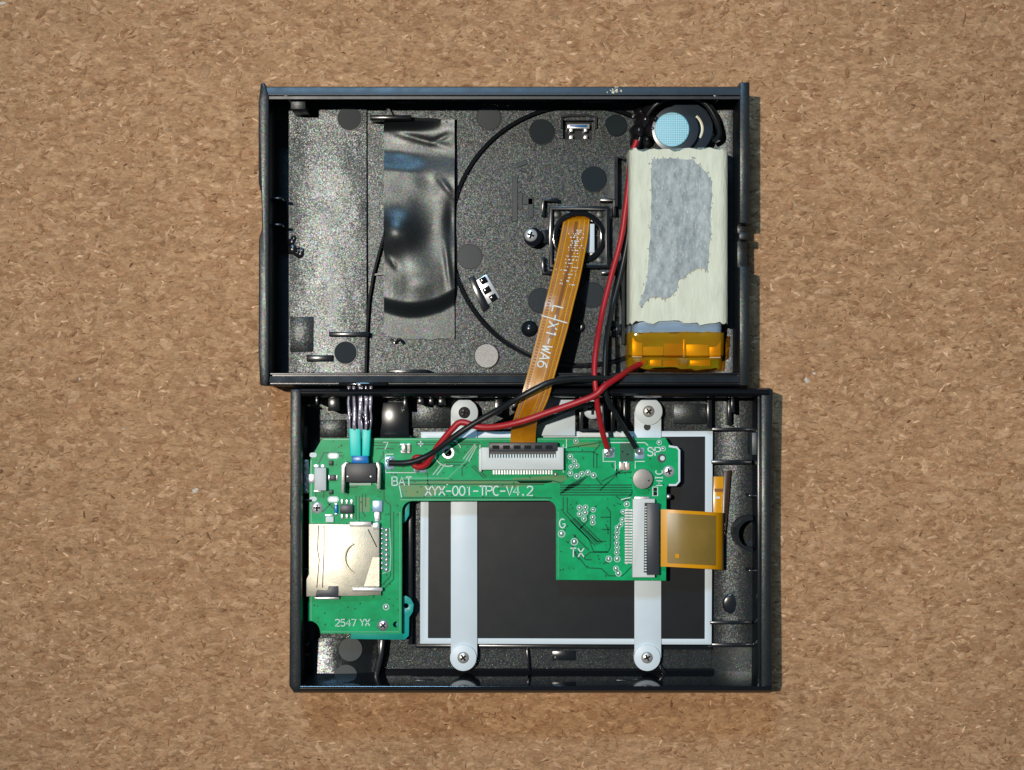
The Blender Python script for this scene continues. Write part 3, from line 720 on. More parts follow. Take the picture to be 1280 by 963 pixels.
# ------------------------------------------------------------------ back shell (screen and circuit board half)
bs = thing('back_shell', 'open black plastic shell half holding the green circuit board and display', 'shell', 665, 676)
MB().box(368, 490, 960, 860, 2, FZ, zref=RZ).build('floor_plate', 'plastic_grain', bs)
lw = MB(); lw.prism([(363,487),(363,600),(362,655),(363,657),(361.5,858),(366,864),(374,866),(376,855),(376,497),(376,487)], 0, RZ)
lw.build('side_wall', 'plastic_fine', bs, bevel=1.2)
b = MB(); b.prism([(952,487),(952,860),(957,866),(963,866),(966.5,862),(965,720),(965,600),(967,487),(962,485)], 0, 84, zref=88); b.build('side_wall', 'plastic_fine', bs, bevel=1.5)
b = MB(); b.box(947, 494, 953, 860, 0, 74); b.build('inner_lip', 'plastic_smooth', bs, bevel=0.8)
MB().profile_x(366, 962, [(485,0),(485,76),(485.4,80),(487,84),(490,86.6),(492,86.6),(495,83.4),(496.4,79),(497,74),(497.5,2)]).build('top_wall', 'plastic_gloss', bs, angle=20)
MB().profile_x(366, 964, [(838.5,2),(838.5,13),(857,84),(858,87),(859,87.5),(863,87.5),(865.5,84),(866.5,79),(866.5,0)]).build('bottom_wall', 'plastic_gloss', bs, angle=40)
MB().grid(893, 498, 950, 806, 18, 6, lambda x, y: 15 + 0.0052*max(0, x-893)**2, 3).build('corner_fillet', 'plastic_grain', bs, angle=60)
MB().grid(893, 806, 950, 858, 18, 6, lambda x, y: 15.2 + 0.0030*max(0, x-893)**2, 3).build('corner_fillet', 'plastic_fine', bs, angle=60)
MB().grid(392, 798, 472, 858, 20, 14, lambda x, y: 20 + 0.055*(x-400) - 0.0020*(x-400)**2 + 0.15*(y-798) + 0.35*nz2(x, y*2, 0.08, 3), 3).build('grip_panel', 'plastic_polish', bs, angle=60)
MB().box(515, 809, 889, 836, FZ, 16).build('textured_strip', 'plastic_grain', bs, bevel=0.3, seg=1)
MB().box(474, 836, 950, 842, FZ, 15).build('smooth_strip', 'plastic_gloss', bs)
for x0,y0,x1,y1,zt in ((375.5,533,382,560,58),(940,541,950,569,62)): MB().box(x0,y0,x1,y1,FZ,zt).build('clip_tab', 'clip_grey', bs, bevel=0.8)
for pts, wd, zt in (([(890,537),(942,537)],4,34),([(890,578),(940,578)],5,36),([(888,779),(940,779)],4,34),([(890,807),(948,807)],5,30),([(478,800),(476,820),(470,845),(470,856)],6,40),
        ([(659,812),(661,838)],3,26),([(823,830),(832,843)],4,24),([(513,545),(513,806)],5,30),([(520,808),(890,810)],5,22),([(376,507),(388,507)],3,60),([(376,626),(390,626)],3,58),
        ([(376,712),(388,712)],3,50),([(377,806),(386,806)],3,50),([(377,819),(386,819)],3,50),([(936,620),(946,620)],3,55),([(936,714),(946,714)],3,55)):
    MB().wall(pts, wd, FZ, zt).build('rib', 'plastic_smooth', bs, bevel=0.6)
for cx, cy in ((438,812),(432,846)): MB().disc(cx, cy, 15, FZ, 22.6 if cy < 830 else 28.2, tilt=(-.07,-.15)).build('ejector_mark', 'pin_mark', bs, bevel=0.4, seg=1)
MB().wall(arc(941, 668, 20, 90, 270, 18), 4.5, FZ, 60).build('lug_ring', 'plastic_smooth', bs)
MB().box(475, 503, 511, 548, FZ, 36).build('inner_block', 'plastic_smooth', bs, bevel=1.5)
MB().box(400, 525, 432, 547, FZ, 20).build('raised_pad', 'plastic_grain', bs, bevel=0.5)
MB().box(515, 500, 563, 535, FZ, 22).build('raised_pad', 'plastic_grain', bs, bevel=0.5)
MB().box(842, 505, 885, 530, FZ, 22).build('raised_pad', 'plastic_fine', bs, bevel=0.5)
MB().box(690, 814, 720, 826, FZ, 17.6).build('raised_pad', 'plastic_smooth', bs, bevel=0.4)
for x0, y0, x1, y1, zt in ((394,497,398,506,70),(410,497,424,514,62),(504,498,509,512,66),(522,498,530,506,66),(536,498,542,506,66),(548,498,556,507,64),(618,499,628,520,50),(640,499,648,514,50),(914,498,918,516,60),(884,500,890,535,40),(910,500,914,532,40)):
    MB().box(x0,y0,x1,y1,FZ,zt).build('wall_rib', 'plastic_smooth', bs, bevel=0.6)
o = MB().prism([(724,502),(724,540),(758,540),(758,502)], FZ, 46, holes=[[(729,506),(753,506),(753,536),(729,536)]]).build('screw_socket', 'plastic_smooth', bs, bevel=0.8)
s_ = screw(o, 741, 512, 12, 38, 'white_plastic'); s_['label'] = 'large pale screw'
MB().disc(741, 513, 10, FZ, 38).build('screw_post', 'plastic_smooth', o)
for x in (765, 773, 781): MB().wall([(x,499),(x,540)], 3, FZ, 44).build('rib', 'plastic_smooth', bs, bevel=0.6)
b = MB(); b.box(516, 850, 541, 857, 30, 60); b.build('latch_lip', 'plastic_smooth', bs, bevel=0.5)
b = MB(); b.box(770, 850, 797, 857, 30, 60); b.build('latch_lip', 'plastic_smooth', bs, bevel=0.5)
MB().dome(916, 755, 13, 17, 2).build('oval_recess', 'plastic_smooth', bs, angle=60)  # low dome standing in for an oval recess

# ------------------------------------------------------------------ display with folded flex
dp = thing('display', 'flat display panel back with a white frame and folded amber flex', 'display', 707, 672, FZ)
MB().prism([(526,540),(525,805),(889.5,806),(891,539)], FZ + 1, 29, holes=[[(536,548),(535,798),(881,799),(881.5,546)]]).build('white_frame', 'white_plastic', dp, bevel=0.4)
MB().prism([(536,548),(535,798),(881,799),(881.5,546)], FZ + 1, 27.6).build('back_panel', 'panel', dp)
# flex: comes up at the panel edge, folds back towards the connector
def bend(pts, y0f, y1f, thick=1.4):
    V = []; F = []; n = len(pts)
    for i, (x, z) in enumerate(pts):
        for k in range(7):
            t = k / 6; y = y0f(x) + (y1f(x) - y0f(x)) * t
            V.append(W(x, y, z + 0.5*math.sin(t*math.pi)))
    m_ = len(V)
    for i in range(n):
        a = pts[max(0, i-1)]; b_ = pts[min(n-1, i+1)]; d = Vector((b_[0]-a[0], 0, b_[1]-a[1])).normalized(); nn = Vector((d.z, 0, -d.x)) * thick
        for k in range(7): V.append(V[i*7+k] + nn)
    for i in range(n - 1):
        for k in range(6):
            a = i*7+k; F += [(a, a+7, a+8, a+1), (a+m_, a+m_+1, a+m_+8, a+m_+7)]
        F += [(i*7, i*7+m_, i*7+7+m_, i*7+7), (i*7+6, i*7+13, i*7+13+m_, i*7+6+m_)]
    F += [tuple(range(7)) + tuple(m_+k for k in reversed(range(7))), tuple((n-1)*7+k for k in reversed(range(7))) + tuple(m_+(n-1)*7+k for k in range(7))]
    return V, F
path = [(826,63),(834,65),(846,67),(860,68),(875,67),(886,64),(895,58),(902,49),(904.5,40),(903,31),(898,25),(892,23)]
fx = MB().add(*bend(path, lambda x: 637 + max(0, x-832)*0.06, lambda x: 708.5 + max(0, x-832)*0.055)).build('flex_cable', 'flex_edge', dp, angle=70)
inner = [(x, z + 0.6) for x, z in path[1:7]]
MB().add(*bend(inner, lambda x: 641 + max(0, x-832)*0.06, lambda x: 704 + max(0, x-832)*0.05, 0.8)).build('flex_cover', 'flex_face', fx, angle=70)
b = MB(); b.box(844, 693, 849, 698, 67, 69.2); b.build('flex_mark', 'flex_edge', fx)
MB().prism([(892,596),(891,690),(902,690),(905,640),(906,596)], FZ + 1, 24).build('flex_tail', 'flex_edge', dp, bevel=0.3)
MB().prism([(905,590),(901,690),(903,702),(908,660),(914,588)], 20, 27).build('flex_fold', 'flex_back', dp, bevel=0.5)
b = MB(); b.box(893, 611, 904, 615, 23, 25); b.build('flex_print', 'ribbon_dark', dp)
b = MB(); b.box(895, 621, 900, 623.5, 23, 25); b.build('flex_print', 'silk', dp)

# ------------------------------------------------------------------ white straps
def strap(x0, x1, xt, yt, xb, yb, label, hole=None):
    t = thing('retaining_strap', label, 'strap', (x0+x1)/2, 670, 29, 'white straps across the display')
    MB().box(x0, yt, x1, yb, 29.5, 32.5).build('band', 'white_plastic', t, bevel=0.4)
    for cx, cy, r in ((xt, yt, 17), (xb, yb, 16.5)):
        o = MB().disc(cx, cy, r, FZ + 2, 36, n=36).build('washer', 'white_plastic', t, bevel=0.6)
        s_ = screw(o, cx, cy, 7.5, 35.6, 'steel' if not (xt < 700 and cy < 600) else 'black_part', 2.6)
    if hole: MB().disc(hole[0], hole[1], 4.3, 30, 33.1).build('pin_hole', 'copper_hole', t)
    return t
strap(563.5, 596.5, 580.5, 516, 579, 822.5, 'white strap crossing the display beside the card slot, with one black screw')
strap(793, 826.5, 811, 514.5, 809, 822.5, 'white strap with a small pin hole, passing under the black latched upright connector', (809, 534))
wp = MB().prism([(668,497),(668,545),(719,545),(719,499)], FZ, 38).build('white_plate', 'white_plastic', bevel=0.5)
tag(wp, 'short white plate under the orange ribbon cable', 'plate')

# ------------------------------------------------------------------ circuit boards
tb = thing('backing_board', 'teal board edge peeking out from under the green circuit board', 'board', 480, 720, 30)
b = MB(); b.prism([(440,780),(438,799),(506,800),(511,795),(511.5,772),(516,765),(517,756),(513,748),(507,745),(503,747),(503,690),(480,690),(480,780)], 38, 43, holes=[circ(507.5, 757.5, 3.2, 12)])
b.build('board_plate', 'teal', tb, bevel=0.4)
b = MB(); b.prism([(503,626),(503,655),(507,652),(511.5,644),(512,626)], 38, 43); b.build('board_tab', 'teal', tb, bevel=0.4)

PZ = 56.0
cb = thing('circuit_board', 'green circuit board printed XYX-001-TPC-V4.2 with two white connectors', 'circuit board', 610, 660, 48)
def inner_corner(cx, cy, r, a0, a1): return arc(cx, cy, r, a0, a1, 5)
out_l = [(403,548),(396,560),(388,574),(387,590),(386,655),(385,777)] + arc(386, 790, 14, 85, 10, 5) + [(401,792),(502,792.5),(502.5,640)] + arc(515, 639, 12.5, 180, 90, 5) + \
        [(684,626)] + arc(684, 637, 11, 90, 0, 5) + [(695,725),(832.5,726),(833,610),(835,606),(847,606),(848,560),(840,558),(836,555),(832,547.5),(700,547.5)]
holes = [circ(495, 781, 4, 12), circ(827, 573, 3.2, 12), circ(560, 566, 5.5, 12)]
MB().prism(out_l, 49, PZ, holes=holes).build('board_plate', 'pcb', cb, bevel=0.35, seg=1)
b = MB(); b.wall([(836,558),(846,559.5),(849,563),(849,602),(845,606.5),(836,606.5)], 2.4, 49, PZ + 0.6); b.build('edge_lip', 'white_plastic', cb)
o = MB().ring(560, 566, 5, 7.6, PZ - 1, PZ + 0.6, 16).build('mount_hole', 'solder', cb)

def trace(mb, pts, wd=1.5, h=0.35): mb.wall(pts, wd, PZ - 0.5, PZ + h)
def fan(pts, dx, dy, n): return [[(x + dx*i, y + dy*i) for x, y in pts] for i in range(n)]
b = MB()
TR = [[(405,566),(428,566)],[(405,566),(398,580),(398,588)],[(409,570),(430,570)],[(466,557),(482,557)],[(466,553.5),(500,553.5)],[(470,561),(492,561)],
      [(480,600),(480,625),(488,632),(488,720),(470,740),(466,748)],[(476,640),(476,650)],[(492,640),(492,724),(472,744)],[(445,620),(445,650)],[(449,620),(449,652)],[(453,618),(453,640),(457,646)],[(457,618),(457,634)],
      [(500,601),(512,601),(690,601),(702,604)],[(500,605.5),(680,605.5)],[(502,622.5),(690,622.5)],[(590,583),(605,598)],[(593,582),(608,597)],[(555,578),(582,578)],[(555,581.5),(582,581.5)],
      [(704,622),(704,640),(722,660),(736,674),(742,690),(760,690),(763,684),(763,640),(758,634)],[(709,622),(709,640),(727,659),(746,677),(758,677)],[(716,668),(736,688)],[(730,697),(737,690.5),(760,690.5)],
      [(718,690),(734,710),(752,711),(761,720),(778,720),(790,708)],[(742,565),(742,585)],[(746,568),(746,585)],[(742,565),(748,569)],[(752,602),(778,588)],[(760,604),(772,592),(790,590)],
      [(770,620),(776,625),(788,625)],[(700,565),(742,565),(750,556)],[(709,560),(754,553)],[(742,594),(752,606)],[(720,668),(716,676),(716,690),(724,700)],[(757,655),(760,662),(760,668)],[(752,662),(762,662)]]
TR += fan([(712,606),(700,618)], 3.2, -1.6, 8)
TR += fan([(700,606.5),(790,606.5)], 0, 3.1, 5)
TR += fan([(712,650),(744,682)], 3, -1, 4)
TR += fan([(520,553),(600,553)], 0, 3, 2)
def on_board(x, y): return (y < 618 or x < 494 or x > 702) and (y < 716 or x < 494) and not (x < 478 and 650 < y < 752) and not (598 < x < 708 and y < 596) and not (x > 786 and y > 618)
for _ in range(90):
    x = random.uniform(394, 826); y = random.uniform(553, 784); a = random.choice((0, 45, 90, 135, 90, 0)); pts = [(x, y)]
    for k in range(random.randint(1, 3)):
        l = random.uniform(4, 17); pts.append((pts[-1][0] + l*math.cos(math.radians(a)), pts[-1][1] + l*math.sin(math.radians(a)))); a += random.choice((-45, 45))
    if all(on_board(*p) and 391 < p[0] < 829 and 551 < p[1] < 787 for p in pts) and not (y > 752): TR.append(pts)
for t in TR: trace(b, t)
b.build('etched_traces', 'pcb_trace', cb, kind='stuff')
b = MB()
for t in [[(404,549.5),(830,549.5)],[(500,625),(686,625)],[(500,640),(500,790)],[(698,640),(698,722)],[(389,576),(389,776)],[(402,790),(500,790)],[(455,590),(480,590)],[(462,598),(474,610)],[(504,598),(560,598),(584,575)]]: trace(b, t, 1.4, 0.45)
b.build('pale_traces', 'pcb_bright', cb, kind='stuff')
for pts in ([(497,605),(570,606),(640,610),(690,603),(690,600),(560,600)],[(500,606),(560,608),(540,621),(506,621)],[(716,553),(748,553),(748,559),(716,559)],[(448,622),(462,622),(462,640),(448,640)],[(640,598),(704,594),(712,598),(700,604),(650,604)]):
    MB().prism(pts, PZ - 1, PZ + 0.25).build('copper_fill', 'pcb_olive', cb)
MB().prism([(775,553),(792,553),(792,577),(775,577)], PZ - 1, PZ + 0.3).build('copper_fill', 'pcb_dark', cb)
b = MB()
for _ in range(260):
    while True:
        x = random.uniform(392, 830); y = random.uniform(552, 788)
        if (y < 622 or x < 498 or x > 700) and (y < 720 or x < 498): break
    b.disc(x, y, random.uniform(0.8, 1.3), PZ - 1, PZ + 0.3, n=7)
b.build('via_holes', 'pcb_trace', cb, kind='stuff')
# test pads
ref = None
def pad(x, y, r):
    global ref
    o = MB().ring(x, y, r*0.72, r, PZ - 1, PZ + 0.6, 14).build('test_pad', 'silk_soft', cb)
    MB().dome(x, y, r*0.62, PZ - 0.4, 1.0, n=10, m_=2).build('pad_centre', 'solder', o, angle=70)
for x, y, r in ((713,571,3.6),(718,577,3.4),(714,584,3.4),(721,582.5,3.4),(713,592,3.6),(721,595.5,3.8),(727.5,592.5,3.6),(735,591,3.6),(742,594.5,3.8),
        (724.5,635,3.8),(732,634.5,3.6),(724.5,643,3.6),(731.5,641,3.8),(730,649,3.6),(741.5,637.5,3.4),(741,647,3.6),(741,653.5,3.6),
        (720,551.5,3.4),(702,667.5,4.8),(718,677.5,4.8),(761,699,4.2),(783.5,630.5,4),(779,640,3.4),(778,650,3.4),(772,660,3.6),(776,656,3.2),(771.5,666,3.4),(771,672,3.4),(771,679,3.4),(771.5,685,3.4),(771,691,3.4),(771.5,699,4.2),
        (824,553.5,3.4),(829,561,3.4),(770,711,3.8),(773,717,4),(482.5,759,4.2),(604.5,690,0.1)):
    if r > 1: pad(x, y, r)
# lettering
b = MB()
lettering(b, 'XYX-001-TPC-V4.2', 531.5, 619.5, 1, 0, 11.5, PZ, 1.5, adv=4.42)
lettering(b, 'BAT', 490, 607, 1, 0, 10.5, PZ, 1.3, adv=5.0)
lettering(b, '+', 522.5, 560, 1, 0, 10, PZ, 1.3)
lettering(b, 'SP', 809.5, 570, 1, 0, 10.5, PZ, 1.4, adv=5.3)
lettering(b, 'MIC', 828, 607, 0, -1, 8.4, PZ, 1.2, adv=4.9)
lettering(b, 'G', 699, 660, 1, 0, 11, PZ, 1.4)
lettering(b, 'TX', 713, 696.5, 1, 0, 11, PZ, 1.4, adv=5.2)
lettering(b, '2547', 419, 783, 1, 0, 8.5, PZ, 1.1, adv=4.8)
lettering(b, 'YX', 450, 782.5, 1, 0, 8.5, PZ, 1.1, adv=4.6)
lettering(b, '7', 479, 562, 1, 0, 9, PZ, 1.1)
for t in [[(482,568),(482,591),(520,591)],[(482,568),(492,568)],[(754,562),(754,577),(769,577),(769,588)],[(806,577),(794,577),(794,586)],[(762,553.5),(806,553.5),(810,557)],
          [(708,549),(708,560),(700,560)],[(704,556),(704,591)],[(499,606),(502,622)],[(816,609),(816,620),(822,620),(822,609),(816,609)],
          [(558,606),(560,606)],arc(560,566,17,20,150,10),arc(560,566,17,190,290,10),[(814,560),(820,566)],[(776,625),(788,622)],[(600,556),(600,590)]]:
    b.wall(t, 1.1, PZ, PZ + 0.5)
b.build('silkscreen', 'silk', cb, kind='stuff')
# bright slanted tracks beside the ribbon connector
for i in range(5):
    MB().wall([(579+i*3.4, 574+i*1.6),(600+i*0.8-6, 555+i*1.6)] if i < 3 else [(541+(i-3)*5, 594),(552+(i-3)*5, 580)], 1.2, PZ, PZ + 0.6).build('bare_track', 'silk_soft', cb)

# ribbon connector (lies across)
fc = MB().prism([(602,560),(602,590),(598.5,588),(598.5,562)], PZ, 64).build('ribbon_connector', 'connector_white', cb, bevel=0.4)
MB().prism([(602,559.5),(602,587.5),(704.5,587.5),(704.5,559.5),(695,559.5),(695,572.5),(611.5,572.5),(611.5,559.5)], PZ, 69).build('connector_body', 'connector_white', fc, bevel=0.5)
MB().box(611, 553.5, 697, 564, PZ, 71).build('latch', 'latch', fc, bevel=0.6)
MB().box(611.5, 564, 695, 573, PZ, 64).build('contact_tray', 'black_part', fc)
for i in range(6): MB().box(615.5 + i*13.3, 557, 624 + i*13.3, 561.5, 69, 71.8).build('latch_slot', 'dark_void', fc)
p0 = MB().box(613, 568, 614.8, 573.5, 62, 66.5).build('contact', 'silk', fc)
for i in range(1, 24): dup(p0, 613 + i*3.45, 568, 66.5, fc, (613, 568, 66.5))
p0 = MB().box(616, 587, 618, 593, PZ - 0.5, 58.5).build('pin', 'solder', fc)
for i in range(1, 22): dup(p0, 616 + i*3.45, 587, 58.5, fc, (616, 587, 58.5))
MB().dome(694.5, 593, 2.6, PZ, 2.5, n=8, m_=3).build('solder_blob', 'solder', fc)
# upright connector
uc = MB().prism([(793,621),(793,627),(812,627),(812,621)], PZ, 62).build('flex_connector', 'steel', cb, bevel=0.5)
MB().prism([(791,624),(790.5,722),(818.5,722),(818.5,717.5),(805,716),(806,629),(818.5,629),(818.5,624)], PZ, 69).build('connector_body', 'connector_white', uc, bevel=0.5)
MB().box(808.5, 629.5, 824, 719, PZ, 71).build('latch', 'latch', uc, bevel=0.7)
MB().box(804, 629, 809, 717, PZ, 64).build('contact_tray', 'black_part', uc)
p0 = MB().box(805.5, 633, 809.5, 634.6, 63, 66).build('contact', 'silk', uc)
for i in range(1, 24): dup(p0, 805.5, 633 + i*3.45, 66, uc, (805.5, 633, 66))
p0 = MB().box(781, 637, 791, 639, PZ - 0.5, 58.5).build('pin', 'solder', uc)
for i in range(1, 20): dup(p0, 781, 637 + i*3.45, 58.5, uc, (781, 637, 58.5))
b = MB()
for i in range(20): b.ring(783.5, 638 + i*3.45, 1.4, 2.4, PZ - 0.4, PZ + 0.9, 8)
b.build('pin_pads', 'silk_soft', uc, kind='stuff')
MB().dome(835.5, 621, 3.4, 52, 5, n=9, m_=3).build('solder_blob', 'solder', cb)

# card slot
cs = MB().prism([(386,655),(386,718),(382.5,725),(382.5,746),(458,745),(474,744),(474,656)], PZ, 66).build('card_slot', 'slot_metal', cb, bevel=0.8)
b = MB(); b.wall([(398,657),(397,688),(399,700),(396,735)], 0.9, 66, 66.45); b.wall([(405,657),(405,690),(403,735)], 0.9, 66, 66.45); b.wall([(460,662),(466,674),(471,684)], 1.1, 66, 66.5); b.build('seam', 'dark_void', cs)
o = MB()
pts = arc(446, 697, 18.5, 110, 250, 12); pts2 = arc(452, 698, 20, 245, 118, 12)
o.prism(pts + pts2, 65, 70); o.build('pressed_tab', 'slot_metal', cs, bevel=1.6, seg=3)
MB().box(437, 652.5, 464, 658.5, PZ, 66.8).build('spring_window', 'steel', cs, bevel=0.4)
MB().prism([(396,738),(409,738),(411,733),(423,733),(423,747),(394,747)], 60, 67).build('card_notch', 'latch', cs, bevel=0.4)
MB().box(393, 746.5, 424, 749.5, PZ, 61).build('solder_tab', 'solder', cs, bevel=0.5)
MB().box(440, 735, 478, 739.5, PZ, 68).build('bright_edge', 'chrome', cs, bevel=1)
MB().box(465, 739, 476, 744.5, PZ, 64).build('corner_leg', 'steel', cs, bevel=0.6)
MB().prism([(455,733),(466,697),(474,697),(474,733)], 65, 66.5).build('cover_patch', 'slot_metal', cs)
MB().box(466, 654, 474, 662, PZ, 67.5).build('bright_corner', 'chrome', cs, bevel=0.8)
for i in range(9):
    MB().dome(483, 663 + i*6.2, 3, PZ, 2.4, n=10, m_=3).build('solder_ball', 'solder', cs, angle=70)
    MB().dome(477.5, 661 + i*6.2, 2.4, PZ, 2.4, n=8, m_=3).build('solder_ball', 'solder', cs, angle=70)
b = MB(); b.wall([(487,660),(488.5,690),(487.5,714),(478,717)], 1, PZ, PZ+.5); b.build('pad_outline', 'silk_soft', cs)

# side button: black block in a metal frame
sw = MB().box(432, 579.5, 470.5, 603, PZ, 78).build('push_switch', 'black_part', cb, bevel=1)
MB().prism([(426.5,582),(426.5,616),(430,616.5),(431.5,584),(436,579),(432,577.5)], PZ, 77).build('metal_frame', 'steel', sw, bevel=0.5)
MB().prism([(470,578),(470,582),(472,586),(471,612),(475,611),(475.5,584),(473,578)], PZ, 77).build('metal_frame', 'steel', sw, bevel=0.5)
MB().prism([(437,604),(437,607),(464,607),(464,604)], PZ, 60).build('switch_pins', 'silk_soft', sw)
for x in (434.5, 463.5): MB().dome(x, 596, 1.6, 77.6, 1, n=8, m_=2).build('rivet', 'steel', sw)
MB().prism([(440,570),(439,579.5),(461,579.5),(460,570)], 62, 76).build('plunger', 'blue_band', sw, bevel=1.2)

# small soldered parts
def chip(name, x0, y0, x1, y1, h, mt, legs=()):
    o = MB().box(x0, y0, x1, y1, PZ, PZ + h).build(name, mt, cb, bevel=0.5)
    for a in legs: MB().box(*a, PZ, PZ + 1.8).build('leg', 'solder', o, bevel=0.4)
    return o
chip('chip', 425, 631.5, 441, 642, 8, 'latch', [(x, y, x+3, y+6) for x in (426,432,438) for y in (624.5,643)])
chip('grey_block', 393, 585, 407.5, 613.5, 12, 'grey_block', [(392,581,399,585),(401,581,406,585),(392,613,402,615.5),(386,593,393,604)])
chip('capacitor', 411.5, 594, 420, 601, 4, 'black_part', [(410,594,412.5,601),(419,594,422,601)])
chip('capacitor', 411, 576, 416, 582, 4, 'black_part'); chip('capacitor', 411, 612.5, 416, 618, 4, 'black_part')
chip('capacitor', 418, 631, 422, 642, 4, 'blue_band', [(418,629,422,632),(418,641,422,644)])
chip('capacitor', 775.5, 579, 781, 587.5, 5, 'tan_chip', [(774,577.5,777.5,588.5),(779.5,577.5,782,588.5)])
chip('capacitor', 783, 579, 787, 587.5, 5, 'tan_chip', [(782,577.5,785,588.5)])
chip('capacitor', 502, 556, 507, 565, 5, 'solder', [(500,555,508,557),(501,563,508,567)])
chip('capacitor', 509, 556, 513, 565, 5, 'tan_chip', [(508,555,514,557),(509,563,513,567)])
chip('jumper', 407, 646, 417, 653, 4, 'silk', [(406,643,416,646)])
chip('jumper', 465.5, 626, 478, 640, 4, 'foil', [(468,640,475,652)])
chip('header_hole', 816.8, 610, 821.2, 614, 1.2, 'dark_void'); chip('header_hole', 816.8, 615, 821.2, 619.5, 1.2, 'dark_void')
for cx, cy in ((416.5,570),(416.5,624.5)):
    MB().prism(rrect(cx-7, cy-3.8, cx+7, cy+3.8, 3.6), PZ - 1, PZ + 0.8).build('oval_pad', 'silk', cb)
    MB().prism(rrect(cx-4.3, cy-1.8, cx+4.3, cy+1.8, 1.7), PZ, PZ + 1.6).build('pad_slot', 'solder', cb)
for cx, cy in ((391,569),(391,624)): MB().prism(rrect(cx-4, cy-3, cx+5, cy+3, 2.8), PZ - 1, PZ + 1).build('oval_pad', 'silk', cb)
b = MB()
ub = MB().box(378, 575, 385.5, 617, 46, 60).build('port', 'steel', cb, bevel=0.8)
for i in range(6): MB().dome(381.5 + (i % 2)*1.5, 578 + i*7.2, 3, 58, 3.4, n=9, m_=3).build('solder_blob', 'solder', ub)
screw(cb, 396, 635, 7.6, PZ, 'chrome', 2.4)
screw(cb, 478.5, 782, 7, PZ, 'solder', 2.6)
screw(cb, 836, 589.5, 7.2, PZ, 'chrome', 2.4)
mat('mic_can', (0.40, 0.38, 0.35), 0.45, metal=0.6, bump=0.3, bscale=900, bdist=0.00004, var=0.2)
mi = MB().disc(803.5, 599, 12.4, PZ, 66, n=36, tilt=(-.06,.03)).build('microphone', 'mic_can', cb, bevel=1.2, seg=3)
MB().disc(811, 601, 1, 65.5, 66.4, n=8).build('sound_hole', 'dark_void', mi)
MB().ring(827, 573, 3.2, 5.6, PZ - 1, PZ + 0.8, 18).build('board_hole', 'latch', cb)
MB().disc(828, 573, 3, 50, PZ + 1.2, n=14).build('alignment_pin', 'silk', cb)
# wire pads with solder
def wpad(x, y, w_, h_):
    o = MB().box(x-w_/2, y-h_/2, x+w_/2, y+h_/2, PZ - 1, PZ + 1).build('wire_pad', 'foil', cb, bevel=0.4)
    for k in range(4): MB().dome(x + random.uniform(-w_/4, w_/4), y + random.uniform(-h_/4, h_/4), random.uniform(2.6, 4.6), PZ + 0.5, random.uniform(2.5, 6), n=10, m_=4).build('solder_blob', 'solder', o, angle=75)
wpad(762, 566, 13, 13); wpad(799.5, 567, 12, 14); wpad(487, 579, 12, 16); wpad(525, 586, 16, 10)

# ------------------------------------------------------------------ sleeves running up from the switch
sl = thing('sleeved_leads', 'teal sleeved leads with shiny dark tips above the black switch', 'leads', 450, 550, 60)
for x0, x1, xb0, xb1 in ((435.8,450.6,437.5,451),(452.4,463.8,452.3,461.5)):
    MB().prism([(x0,535),(xb0,571),(xb1,571),(x1,534)], 62, 74).build('sleeve', 'teal_sleeve', sl, bevel=1.6, seg=3)
    for k in range(5):
        f = (k + 0.5) / 5; xa = xb0 + (xb1-xb0)*f; xm = x0 - 1 + (x1-x0+1)*f; xt = x0 - 2 + (x1-x0+3)*f
        pts = [(xa, 540, 69)] + [(xm + (xt-xm)*t + random.uniform(-0.9, 0.9), 534 - 52*t, 74 + 6*t + random.uniform(-1.2, 1.2)) for t in (0.02, 0.2, 0.4, 0.6, 0.8, 1.0)]
        MB().tube(pts, random.uniform(2.0, 2.7), n=8, sub=4).build('strand', 'strand_metal' if k in (0, 2, 4) else 'plastic_gloss', sl, angle=80)
MB().prism([(423,478.5),(423,482.5),(484,482.5),(484,478.5)], 78, 89).build('cross_bar', 'plastic_gloss', sl, bevel=1.4)
MB().dome(449, 481, 2.4, 88, 2, n=10, m_=3).build('glint', 'chrome', sl)

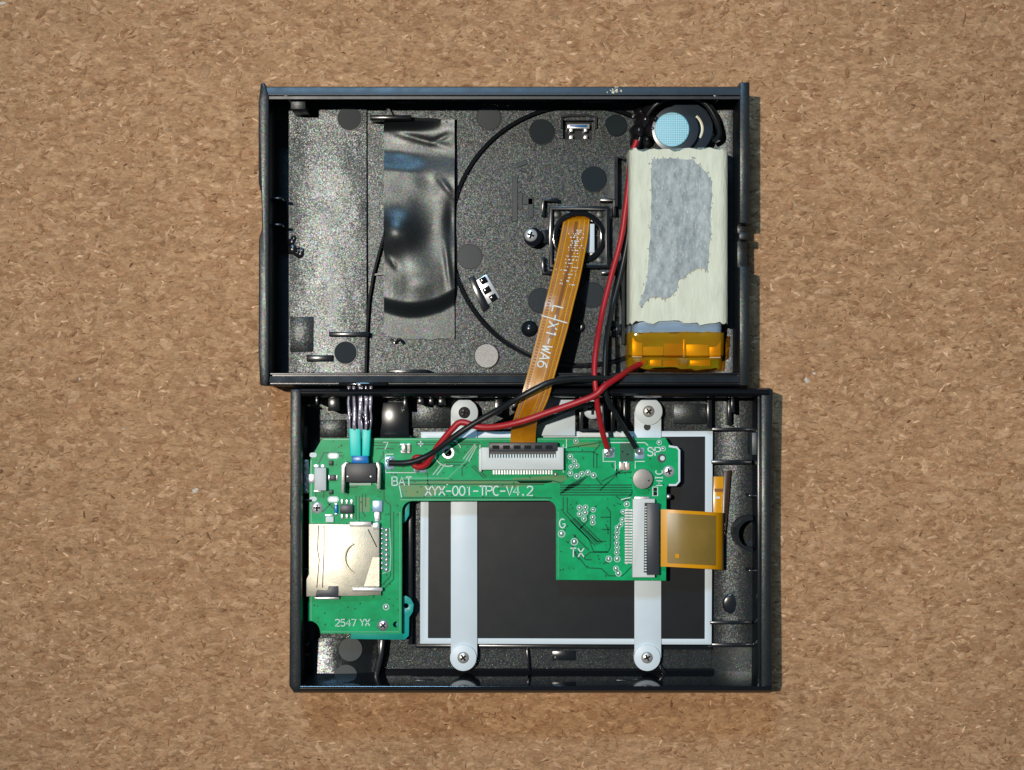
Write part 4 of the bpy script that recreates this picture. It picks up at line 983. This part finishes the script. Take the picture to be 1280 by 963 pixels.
# ------------------------------------------------------------------ wires
def wire(name, label, material, pts, r=3.9, end=None):
    t = thing(name, label, 'wire', pts[0][0], pts[0][1], pts[0][2])
    MB().tube(pts, r).build('insulation', material, t, angle=80)
    if end: MB().tube(end, 1.8, n=8).build('bare_end', 'solder', t, angle=80)
    return t
wire('speaker_wire', 'red wire running beside the battery tape to the SP pad', 'red_wire',
     [(796,176,40),(789,196,42),(786,225,44),(782,260,46),(776,300,48),(764,345,52),(753,390,62),(746,430,86),(743,462,98),(745,490,100),(748,515,92),(753,540,78),(759,560,66)], 3.4,
     [(757,553,68),(762,564,62),(764,568,59)])
wire('speaker_wire', 'thin black wire running beside the battery tape to the SP pad', 'black_wire',
     [(800,172,38),(791,205,36),(788,250,34),(784,300,36),(775,345,38),(765,385,46),(758,425,80),(756,460,93),(757,490,94),(766,512,84),(779,534,74),(795,560,64)], 3.1,
     [(792,556,66),(797,564,61),(799,568,59)])
wire('speaker_wire', 'thin black wire looped round the speaker rim', 'black_wire',
     [(808,146,52),(820,131,58),(842,122,60),(866,122,60),(884,132,60),(895,150,58),(899,168,52),(892,176,44)], 3.0)
wire('battery_wire', 'red wire curving from the amber tape to the BAT pad', 'red_wire',
     [(806,452,44),(793,459,56),(776,470,88),(757,482,104),(744,494,106),(725,502,106),(690,514,104),(655,526,102),(625,533,96),(600,534,90),(577,528,86),(566,536,84),(553,551,80),(542,566,74),(533,580,68),(523,584,64),(517,580,62),(519,573,62),(526,572,62)], 3.9)
wire('battery_wire', 'black wire curving from the amber tape to the BAT pad', 'black_wire',
     [(800,458,40),(785,470,60),(770,474,92),(750,473,100),(720,474,106),(692,477,112),(672,485,114),(648,498,110),(622,513,98),(597,527,92),(575,541,88),(556,555,82),(538,568,74),(520,576,70),(505,579,67),(487,579,62)], 3.7)
wire('sensor_wire', 'grey wire crossing the short white plate below the red wire', 'grey_wire',
     [(742,505,62),(725,508,60),(706,515,58),(685,524,56),(668,530,54),(645,536,52)], 2.6)
